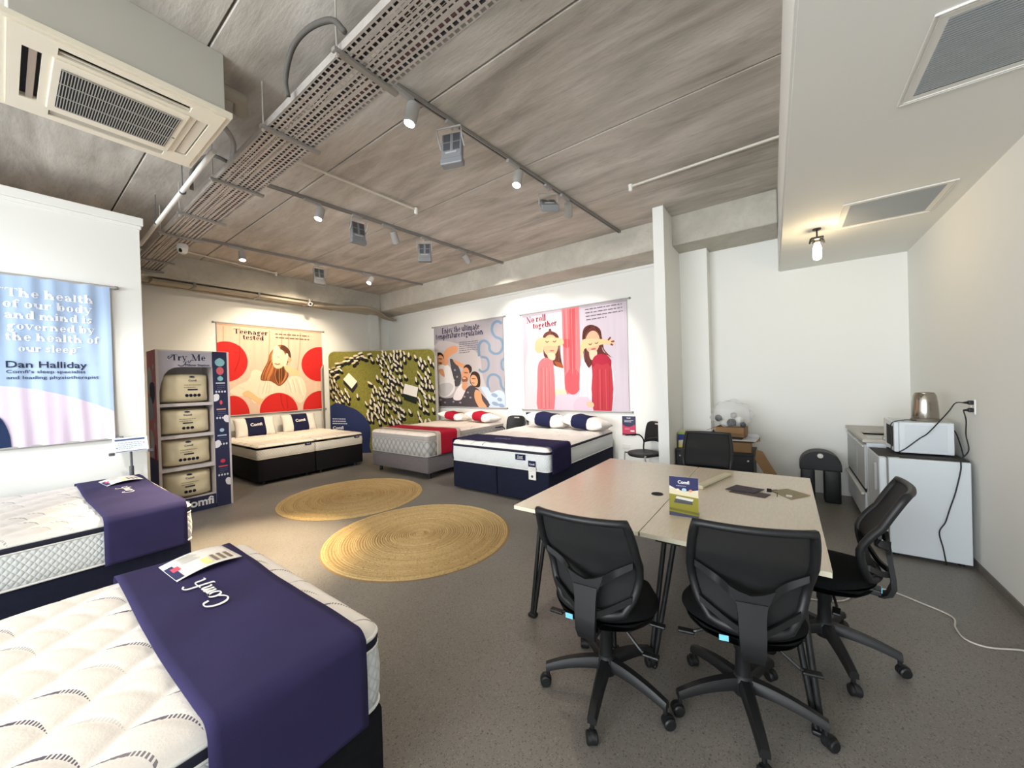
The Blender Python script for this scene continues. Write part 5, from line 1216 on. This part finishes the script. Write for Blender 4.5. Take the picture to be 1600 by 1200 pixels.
# --- pink striped banner with two women
t, dp = banner('pale pink banner with red stripes and two women, over the navy bed', (XB-.022, 4.416, 1.03), (0, -2.215, 0), 1.99, (-1, 0, 0), cloth=CL_PINK, ripple=0)
s = Sheet((0, 0, 0), (0, -2.215, 0), (0, 0, 1.99), (-1, 0, 0), [(85, 190), (1100, 45), (1120, 1165), (105, 1135)], disp=dp)
s.poly('#d9ced2', [(190, 240), (470, 180), (480, 1140), (110, 1135), (110, 700)]); s.poly('#b0a5ae', [(80, 188), (1105, 43), (1105, 72), (80, 222)])
for x in (140, 180, 215): s.stroke('#ddcfd6', [(x, 330), (x+10, 700), (x+5, 1120)], 9, inc=False)
PK, PK2, PK3 = '#cf5358', '#d8777a', '#96202f'
s.poly(PK2, [(470, 100), (640, 85), (655, 900), (500, 1000), (490, 820)]); s.poly(PK, [(545, 110), (600, 100), (600, 900), (550, 930)], True); s.ell(PK, 520, 480, 42, 46); s.poly(PK2, [(470, 150), (470, 130), (640, 105), (640, 130)], False)
s.ell('#e05a60', 575, 860, 80, 130)
# left woman
s.blob('#6b3c34', [(290, 400), (355, 355), (430, 390), (450, 470), (440, 560), (470, 680), (480, 720), (400, 700), (350, 640), (300, 610), (290, 520)], 4); s.ell('#6b3c34', 357, 350, 14, 18)
s.blob('#a5552e', [(400, 660), (470, 680), (480, 730), (430, 710)], 4)
s.strands(['#4a2822', '#8a5446', '#5d332b'], [([(355, 365), (310, 420), (300, 500), (310, 600)], [(375, 375), (350, 420), (330, 500), (330, 600)]), ([(365, 360), (420, 420), (430, 540), (430, 640)], [(390, 375), (445, 450), (450, 580), (470, 690)])], 7, 6, 3)
s.ell('#dcb08c', 362, 500, 74, 108, 0, 28); s.blob('#eec8a6', [(330, 580), (400, 580), (400, 640), (350, 640)], 4); s.ell('#c26a68', 375, 552, 24, 7)
s.blob('#e2bd90', [(210, 540), (215, 460), (260, 420), (330, 425), (470, 430), (475, 500), (300, 505), (285, 560), (240, 575)], 3)
s.stroke('#4b3a34', [(312, 455), (328, 468), (344, 456)], 7); s.stroke('#4b3a34', [(385, 455), (400, 466), (416, 452)], 7, inc=False)
s.poly('#dcd6d8', [(380, 700), (490, 730), (500, 960), (390, 940)]); s.poly('#ead0b4', [(385, 935), (500, 935), (520, 985), (400, 1000)])
s.blob('#d9c3cf', [(400, 1000), (560, 990), (700, 1000), (760, 1140), (395, 1140)], 3)
s.blob(PK2, [(235, 720), (260, 650), (310, 620), (360, 640), (390, 700), (392, 1140), (235, 1140), (230, 900)], 3)
# right woman
s.blob('#5d3029', [(670, 420), (690, 330), (760, 300), (840, 340), (860, 430), (870, 560), (970, 630), (900, 600), (820, 620), (740, 720), (700, 720), (690, 600), (680, 500)], 4)
s.strands(['#3d1f1b', '#7d483c', '#55302a'], [([(750, 310), (690, 380), (680, 520), (700, 680)], [(770, 330), (710, 420), (720, 560), (735, 700)]), ([(770, 310), (840, 380), (860, 500), (900, 590)], [(790, 330), (860, 430), (880, 560), (950, 625)])], 8, 6, 4)
s.ell('#dcaa8c', 770, 470, 70, 112, 5, 28); s.blob('#eec0a4', [(740, 560), (810, 560), (800, 640), (750, 640)], 4); s.ell('#b8565a', 778, 540, 26, 8, -8)
s.blob('#dad3da', [(660, 640), (740, 740), (790, 700), (860, 680), (960, 700), (950, 1140), (700, 1140), (640, 1000)], 3); s.blob('#d3b9c9', [(590, 1060), (650, 1010), (740, 1030), (770, 1140), (590, 1140)], 3)
s.blob('#e2bd90', [(655, 630), (660, 460), (760, 440), (900, 445), (970, 455), (975, 500), (900, 490), (760, 520), (690, 540), (670, 620)], 3)
s.stroke('#4b3a34', [(732, 486), (748, 498), (764, 482)], 7); s.stroke('#4b3a34', [(792, 478), (808, 488), (824, 472)], 7, inc=False)
for P_ in ([(920, 455), (945, 425)], [(950, 470), (980, 465)], [(945, 490), (965, 505)]): s.stroke('#7a3444', P_, 16, inc=False)
s.blob(PK3, [(770, 640), (860, 590), (940, 640), (950, 720), (950, 1150), (775, 1150), (765, 800)], 3); s.ell('#a92a3e', 855, 660, 88, 72); s.blob('#b23a44', [(770, 720), (860, 700), (952, 720), (950, 1150), (775, 1150)], 2)
s.blob('#e8b896', [(710, 1060), (770, 1070), (775, 1110), (720, 1110)], 3)
s.strands(['#c4666a', '#e58f91'], [([(255, 720), (250, 900), (250, 1120)], [(375, 720), (375, 900), (380, 1120)])], 6, 7, 5)
s.strands(['#9c2f3a', '#c4525a'], [([(790, 740), (790, 900), (795, 1140)], [(935, 740), (935, 900), (935, 1140)])], 5, 7, 6)
s.strands(['#c65459', '#e48a8c'], [([(490, 150), (492, 400), (500, 760)], [(630, 130), (632, 400), (640, 800)])], 6, 6, 7)
s.strands(['#c9b6c4', '#e6dde4'], [([(670, 760), (660, 900), (650, 1000)], [(755, 780), (755, 900), (760, 1050)]), ([(410, 740), (410, 840), (400, 920)], [(480, 760), (485, 840), (490, 920)])], 4, 6, 8)
s.serif('#8f1530', 'No roll', (130, 278), (318, 250), 1.15); s.serif('#8f1530', 'together', (190, 334), (428, 300), 1.15)
s.lines('#6a5e68', (700, 150), (1055, 98), (4, 34), 4, 9, .55, 9)
s.done('printed_picture', t)
# --- pale blue banner on the partition
def rip(u, v):
    k = .35+.65*abs(2*v-1)**.7 if v < .96 else .15
    return .012+k*(.010*math.sin(52*u+1.5*math.sin(5*v))+.007*math.sin(87*u+2+3*v)+.006*math.sin(23*u+4))
t, dp = banner('tall pale blue and pink hill banner with white lettering on the partition wall', (-.95, 5.95-.03, 1.13), (1.67, 0, 0), 1.65, (0, -1, 0), cloth=HILL, rip=rip)
s = Sheet((0, 0, 0), (1.67, 0, 0), (0, 0, 1.65), (0, -1, 0), disp=dp, lift=.003)
def dx(x): return (x+.95)/1.67
def dz(z): return (z-1.13)/1.65
for i, (w_, a, c) in enumerate((('\u201cThe health', .0, .60), ('of our body', .02, .585), ('and mind is', .03, .585), ('governed by', .04, .60), ('the health of', .03, .63), ('our sleep\u201d', .1, .50))): s.serif('#f7f9ff', w_, (dx(a), dz(2.575-.105*i)), (dx(c), dz(2.575-.105*i)), 1.0)
s.text('#2b3148', 'Dan Halliday', (dx(.03), dz(1.895)), (dx(.535), dz(1.895)), .9, .012)
s.text('#3a4260', 'Comfi\u2019s sleep specialist', (dx(.03), dz(1.842)), (dx(.525), dz(1.842)), .8, .012); s.text('#3a4260', 'and leading physiotherapist', (dx(.03), dz(1.785)), (dx(.615), dz(1.785)), .8, .012)
s.blob('#27375c', [(dx(-.3), dz(1.0)), (dx(-.3), dz(1.40)), (dx(-.1), dz(1.46)), (dx(-.01), dz(1.42)), (dx(.035), dz(1.27)), (dx(.045), dz(1.12)), (dx(.04), dz(1.0))], 5)
s.done('printed_lettering', t)

# ================================================================== sheep display wall in the corner
dd = Vector((.586, -.810, 0)); nn_ = Vector((-.810, -.586, 0)); oL = Vector((4.70, 8.92, 0)); WP, HP = 2.56, 2.47
t = thing('display_wall', 'green pop-up display wall printed with sheep, standing across the far corner', 'display', oL, 0)
def rrect(w, h, r, n=6):
    o = [(0, 0), (w, 0)]+[(w-r+r*math.cos(math.radians(90*k/n)), h-r+r*math.sin(math.radians(90*k/n))) for k in range(n+1)]+[(r+r*math.cos(math.radians(90+90*k/n)), h-r+r*math.sin(math.radians(90+90*k/n))) for k in range(n+1)]
    return o
m = bpy.data.materials.new('printed_grass'); m.use_nodes = True; g = NT(m); v = g.obj()
g.l(g.mix(g.noise(v, 2.2, 3), g.ramp(g.noise(v, 26, 4, .7), [(.32, lin('#565522')), (.6, lin('#8c8136')), (.78, lin('#b3a24f'))]), lin('#77783a')), g.b.inputs['Base Color']); g.b.inputs['Roughness'].default_value = .8; g.b.inputs['Specular IOR Level'].default_value = .15
b = B(); prism(b, [dd*x+Vector((0, 0, z)) for x, z in rrect(WP, HP, .14)], -nn_*.10); obj('display_panel', b, m, t)
b = B(); tube(b, [dd*x+Vector((0, 0, z))-nn_*.05 for x, z in rrect(WP, HP, .14)][1:]+[Vector((0, 0, 0))-nn_*.05], .03, 8); obj('display_frame', b, LGREY, t, smooth=True, angle=40)
s = Sheet((0, 0, 0), dd*WP, (0, 0, HP), nn_, [(82, 100), (1335, 62), (1360, 1190), (115, 1330)], lift=.001)
rnd = random.Random(12); sheep = []
def flock(n, pts, w, ang, size=(44, 17)):
    P = bez([Vector((p[0], p[1], 0)) for p in pts], 12)
    for _ in range(n):
        p = P[rnd.randrange(len(P))]; x, y = p.x+rnd.gauss(0, w), p.y+rnd.gauss(0, w*.5)
        if all((x-q[0])**2+((y-q[1])*.8)**2 > 33**2 for q in sheep): sheep.append((x, y, ang+rnd.gauss(0, 14), size[0]*rnd.uniform(.75, 1.05)*.78, size[1]*rnd.uniform(.8, 1.1)*.66))
flock(60, [(560, 130), (400, 170), (250, 230), (150, 340), (110, 430)], 45, -12); flock(150, [(180, 300), (130, 480), (190, 600), (260, 690)], 45, 70)
flock(220, [(860, 120), (880, 300), (830, 450), (800, 600), (820, 740)], 75, 68); flock(60, [(690, 200), (800, 160), (1000, 110)], 40, 72)
flock(120, [(690, 540), (650, 700), (690, 830), (760, 880)], 50, 72); flock(40, [(860, 700), (960, 760), (900, 900)], 30, 60)
flock(70, [(1250, 180), (1230, 400), (1290, 560), (1250, 800), (1260, 900)], 48, 75); flock(10, [(1000, 160), (1100, 140), (520, 480), (540, 720), (1130, 780)], 20, 65)
k0 = s.k
for i, (x, y, a, l, w_) in enumerate(sheep): s.k = k0+1+(i % 9)*.5; s.ell('#191814', x+10, y+34, l*1.05, w_*2.1, a-6, 10, None)
SH = ['#ddd2bd', '#cdbda2', '#e8e0d0', '#b79d7a']
for i, (x, y, a, l, w_) in enumerate(sheep): s.k = k0+7+(i % 9)*.5; s.ell(SH[i % 4 if x < 420 else (i*3) % 3], x, y, l, w_, a, 10, None)
s.k = k0+13
s.poly('#26222c', [(270, 430), (380, 530), (445, 450), (450, 500), (390, 585), (275, 480)]); s.poly('#ece2cf', [(270, 425), (340, 345), (445, 445), (375, 532)])
s.poly('#20251c', [(1000, 640), (1140, 685), (1165, 520), (1160, 490), (1145, 605), (990, 570)]); s.poly('#e9e4dc', [(1010, 455), (1160, 492), (1142, 606), (988, 566)])
s.blob('#27315a', [(100, 755), (360, 755), (500, 830), (590, 940), (605, 1040), (590, 1200), (590, 1340), (100, 1345)], 3)
s.lines('#c7cbe0', (130, 905), (300, 898), (0, 28), 3, 11, 1.1, 2); s.text('#e8e9f2', 'Comfi', (135, 1032), (270, 1022), 1, .03)
s.done('printed_picture', t)
b = B(); prism(b, [-dd*.13+nn_*.05, -dd*.10+nn_*.20, -dd*.10+nn_*.20+Vector((0, 0, 2.05)), -dd*.13+nn_*.05+Vector((0, 0, 2.17))], dd*.03); obj('side_board', b, M('side_board_grey', '#a8a29a', .7), t)
b = B(); prism(b, [dd*(WP+.06)+nn_*.0, dd*(WP+.06)+nn_*.12, dd*(WP+.06)+nn_*.12+Vector((0, 0, 2.3)), dd*(WP+.06)+Vector((0, 0, 2.4))], dd*.03); obj('side_board', b, M('side_board_grey', '#a8a29a'), t)
for x in (.4, 2.1): b = B(); box(b, dd*x+nn_*.1+Vector((0, 0, .01)), (.3, .3, .02), rot=Matrix.Rotation(math.atan2(dd.y, dd.x), 3, 'Z'), bev=.004); obj('base_plate', b, GREYP, t)

# ================================================================== pillow display stand
SX, SY, SW, SD, SH_ = 1.155, 6.42, .775, .46, 2.165
t = thing('pillow_stand', 'cardboard pillow display stand with four shelves behind the partition wall', 'display stand', (SX, SY, 0))
EDG = M('stand_edge', '#cfc8c8', .7); STN = M('stand_navy', '#23284a', .7); STG = M('stand_lilac_grey', '#b9b6c2', .7); STI = M('stand_inside', '#c4bca8', .8)
b = B(); bx2(b, (0, 0, 0), (.03, SD, SH_), bev=.003); bx2(b, (.577, .01, .05), (.59, SD, SH_)); bx2(b, (SW-.025, 0, 0), (SW, SD, SH_), bev=.003); bx2(b, (.03, SD-.02, .05), (SW-.02, SD, SH_)); bx2(b, (0, .002, SH_-.02), (SW, SD, SH_)); obj('stand_carcass', b, EDG, t)
b = B(); bx2(b, (.585, .0, 0), (SW-.025, .03, SH_-.004)); o = obj('side_column', b, STN, t)
for z in (1.465, 1.045, .62, .19):
    b = B(); bx2(b, (.03, .01, z-.04), (.578, SD-.02, z)); obj('shelf', b, EDG, t)
b = B(); pts = [(.03, 0, SH_-.02), (.03, 0, 1.62), (.045, 0, 1.72), (.075, 0, 1.83), (.12, 0, 1.90), (.18, 0, 1.935), (.26, 0, 1.945), (.578, 0, 1.945), (.578, 0, SH_-.02)]; prism(b, pts, (0, .012, 0)); hd = obj('header_board', b, STG, t)
b = B(); bx2(b, (.03, 0, .0), (.578, .015, .19)); ft = obj('footer_board', b, STN, t)
s = Sheet((.03, 0, 1.60), (.548, 0, 0), (0, 0, SH_-1.60), (0, -1, 0), lift=.0015)
s.serif('#262545', 'Try', (.22, .76), (.52, .76), 1.15); s.serif('#262545', 'Me', (.60, .76), (.88, .76), 1.15); s.text('#4b4a66', 'Pillow Station', (.48, .63), (.95, .63), .9, .035)
s.stroke('#262545', [(.34, .66), (.40, .63), (.46, .66), (.50, .74)], .018); s.stroke('#262545', [(.20, .86), (.17, .84), (.18, .80), (.22, .83), (.26, .88)], .016, inc=False); s.stroke('#262545', [(.55, .76), (.53, .73), (.56, .72), (.60, .78)], .014, inc=False); s.done('printed_lettering', hd)
s = Sheet((.03, 0, 0), (.548, 0, 0), (0, 0, .19), (0, -1, 0), lift=.0015); s.text('#efeef0', 'Comfi', (.30, .36), (.95, .36), 1.0, .03); s.done('printed_lettering', ft)
s = Sheet((.585, 0, 0), (.165, 0, 0), (0, 0, SH_), (0, -1, 0), lift=.0015)
def cloud(c, x, y, r): s.ell(c, x, y, r, r*.075); s.ell(c, x-r*.45, y-r*.012, r*.5, r*.05, 0, 16, False); s.ell(c, x+r*.45, y-r*.012, r*.5, r*.05, 0, 16, False); s.ell(c, x, y+r*.03, r*.55, r*.055, 0, 16, False)
cloud('#8fc3cc', .5, .93, .34); s.ell('#d86a72', .5, .875, .26, .026); cloud('#8fc3cc', .5, .825, .20)
for yy, cc in ((.80, '#c9d6dc'), (.63, '#e0a08a'), (.46, '#a9c4dc'), (.26, '#d8586a')):
    s.poly(cc, [(.18, yy-.008), (.82, yy-.008), (.82, yy), (.18, yy)]); s.lines('#5f6486', (.25, yy-.02), (.8, yy-.02), (0, -.012), 3, .004)
    for k in range(4): s.ell('#d5d6e2', .2+.2*k, yy-.06, .07, .007, 0, 12, False)
s.ell('#d8586a', .5, .67, .10, .014); s.ell('#a9c4dc', .5, .49, .16, .012); s.ell('#d8405a', .5, .29, .17, .012)
for x, yy, k in ((.08, .70, 1), (.95, .56, -1), (.08, .40, 1), (.95, .15, -1)): s.ell('#eceaf0', x, yy, .30, .022); s.ell('#eceaf0', x+.12*k, yy+.008, .2, .02, 0, 16, False)
s.done('printed_graphics', o)
s = Sheet((0, SD, 0), (0, -SD, 0), (0, 0, SH_), (-1, 0, 0), lift=.001)
s.poly('#f3a6b8', [(0, .35), (1, .35), (1, 1), (0, 1)]); s.poly('#5a6290', [(0, 0), (1, 0), (1, .35), (0, .35)]); s.blob('#eef0f6', [(.0, .85), (.2, .90), (.5, .88), (.55, .80), (.3, .74), (0, .76)], 3); s.blob('#5d5f78', [(.3, .80), (.8, .80), (.85, .72), (.6, .68), (.3, .72)], 3); s.blob('#bcd6ee', [(.1, .72), (.5, .70), (.6, .62), (.4, .58), (.1, .60)], 3); s.blob('#eef0f6', [(.2, .52), (.6, .48), (.55, .38), (.2, .36)], 3); s.ell('#b4476a', .75, .38, .12, .06); s.ell('#f0f0f6', .75, .9, .08, .02); s.ell('#f0f0f6', .75, .55, .08, .02); s.done('printed_side', t)
def shelf_pillow(label, z, w_, h, cx, ndots, seed):
    t = thing('bagged_pillow', label, 'pillow', (SX+cx, SY+.225, z), 0, 'bagged pillows on the display stand shelves'); rnd = random.Random(seed)
    a, c, th = w_, h, .36
    def f(u, v, sg):
        x, y = 2*u-1, 2*v-1; e = max(0, 1-abs(x)**5)*max(0, 1-abs(y)**5)
        return (x*a/2*(1-.04*(1-y*y)), -sg*(th/2*e**.4)+.008*math.sin(6*x+seed)*math.cos(5*y+2*x+seed)*e, h/2+y*c/2*(1-.08*abs(x)**4))
    b = B(); grid(b, 22, 18, lambda u, v: f(u, v, 1)); grid(b, 22, 18, lambda u, v: f(1-u, v, -1)); bmesh.ops.remove_doubles(b, verts=b.verts[:], dist=.0015); o = obj('pillow_bag', b, PILC, t, smooth=True)
    s = Sheet((-a/2, 0, 0), (a, 0, 0), (0, 0, h), (0, -1, 0), disp=lambda u, v: -f(min(1, max(0, u)), min(1, max(0, v)), 1)[1], lift=.005)
    q = .5 if ndots != 4 else .62
    cl = [(q-.06, .86), (q-.03, .90), (q+.03, .90), (q+.06, .86), (q, .84)]; s.blob('#33384f', cl, 3)
    s.text('#3d4258', 'Comfi', (q-.085, .72), (q+.085, .72), .9, .02); s.lines('#8a8570', (q-.17, .60), (q+.17, .60), (0, -.08), 2, .02, .7, seed); s.poly('#2b2d3f', [(q-.10, .42), (q+.10, .42), (q+.10, .465), (q-.10, .465)])
    n = ndots
    for k in range(n): s.ell('#1f2233', q+(k-(n-1)/2)*.082, .25, .036, .055, 0, 18, k == 0)
    s.done('printed_label', o)
shelf_pillow('cream bagged pillow on the top shelf of the stand, four dark dots', 1.465, .52, .40, .31, 4, 1)
shelf_pillow('cream bagged pillow on the second shelf from the top, three dark dots', 1.045, .53, .345, .31, 3, 2)
shelf_pillow('cream bagged pillow on the third shelf from the top, five dark dots', .62, .53, .37, .31, 5, 3)
shelf_pillow('cream bagged pillow on the bottom shelf, behind the navy footer', .19, .53, .36, .31, 3, 4)

# ================================================================== small signs
t = thing('sign_stand', 'small clear sign holder on a dark pole behind the bed at the partition wall', 'sign', (.825, 5.80, 0))
b = B(); tube(b, [(0, 0, .02), (0, 0, .80)], .016, 12); tube(b, [(0, 0, .72), (0, 0, .82)], .019, 12); tube(b, [(0, 0, .80), (0, .01, 1.02)], .011, 12); obj('pole', b, DGREY, t, smooth=True, angle=40)
b = B(); lathe(b, [(0, 0), (.085, 0), (.085, .012), (.02, .025), (0, .025)], 24); obj('pole_base', b, BLK, t)
b = B(); prism(b, [(-.135, -.035, .985), (.135, -.035, .985), (.135, .035, 1.135), (-.135, .035, 1.135)], (0, .006, -.003)); obj('sign_card', b, M('sign_card_white', '#dfe6f2', .3), t)
s = Sheet((-.135, -.035, .985), (.27, 0, 0), (0, .07, .15), (0, -.9, .42)); s.poly('#4b5a80', [(.06, .78), (.92, .78), (.92, .90), (.06, .90)]); s.lines('#93a3bd', (.14, .62), (.82, .62), (0, -.13), 4, .05); s.poly('#3a4566', [(.06, .02), (.94, .02), (.94, .06), (.06, .06)]); s.ell('#8b98b5', .1, .3, .03, .06); s.ell('#d59aa4', .88, .55, .03, .06); s.done('printed_text', t)
for x in (-.15, .15):
    b = B(); box(b, (x, -.038, .975), (.045, .03, .03), bev=.006); obj('corner_clip', b, DGREY, t)
t = thing('wall_notice', 'navy and red notice on the back wall between the navy bed and the visitor chair', 'notice', (XB-.012, 2.225, .79))
b = B(); box(b, (0, 0, 0), (.012, .235, .335), bev=.003); obj('notice_board', b, M('notice_navy', '#262a4b', .5), t)
s = Sheet((-.0065, .1175, -.1675), (0, -.235, 0), (0, 0, .335), (-1, 0, 0)); s.blob('#c24a63', [(-.05, .55), (.25, .47), (.6, .45), (1.05, .55), (1.05, -.05), (-.05, -.05)], 3); s.text('#f0eef0', 'Comfi', (.36, .88), (.64, .88), 1, .03); s.lines('#d8d5dd', (.18, .78), (.85, .78), (0, -.07), 2, .03, .8, 4); s.lines('#f0c9d2', (.2, .33), (.8, .33), (0, -.06), 1, .02); s.poly('#f0dfe2', [(.62, .20), (.92, .20), (.92, .27), (.62, .27)]); s.poly('#8a2f4a', [(0, 0), (1, 0), (1, .05), (0, .10)]); s.done('printed_text', t)
t = thing('clip_sign', 'small navy clip sign behind the first navy-sleeved pillow at the wall', 'sign', (6.47, 4.29, .78))
b = B(); box(b, (0, 0, .135), (.008, .19, .12), bev=.002); obj('sign_card', b, NAVY, t)
b = B(); tube(b, [(0, .05, -.02), (0, .05, .08)], .012, 8); box(b, (0, .06, .02), (.03, .05, .04), bev=.006); tube(b, [(0, .05, -.78), (0, .05, 0)], .008, 8); obj('clip', b, BLK, t)
s = Sheet((-.0045, .095, .075), (0, -.19, 0), (0, 0, .12), (-1, 0, 0)); s.text('#eeeef2', 'Comfi', (.35, .7), (.68, .7), 1, .03); s.lines('#c9c8d6', (.25, .4), (.8, .4), (0, -.18), 2, .08); s.done('printed_text', t)
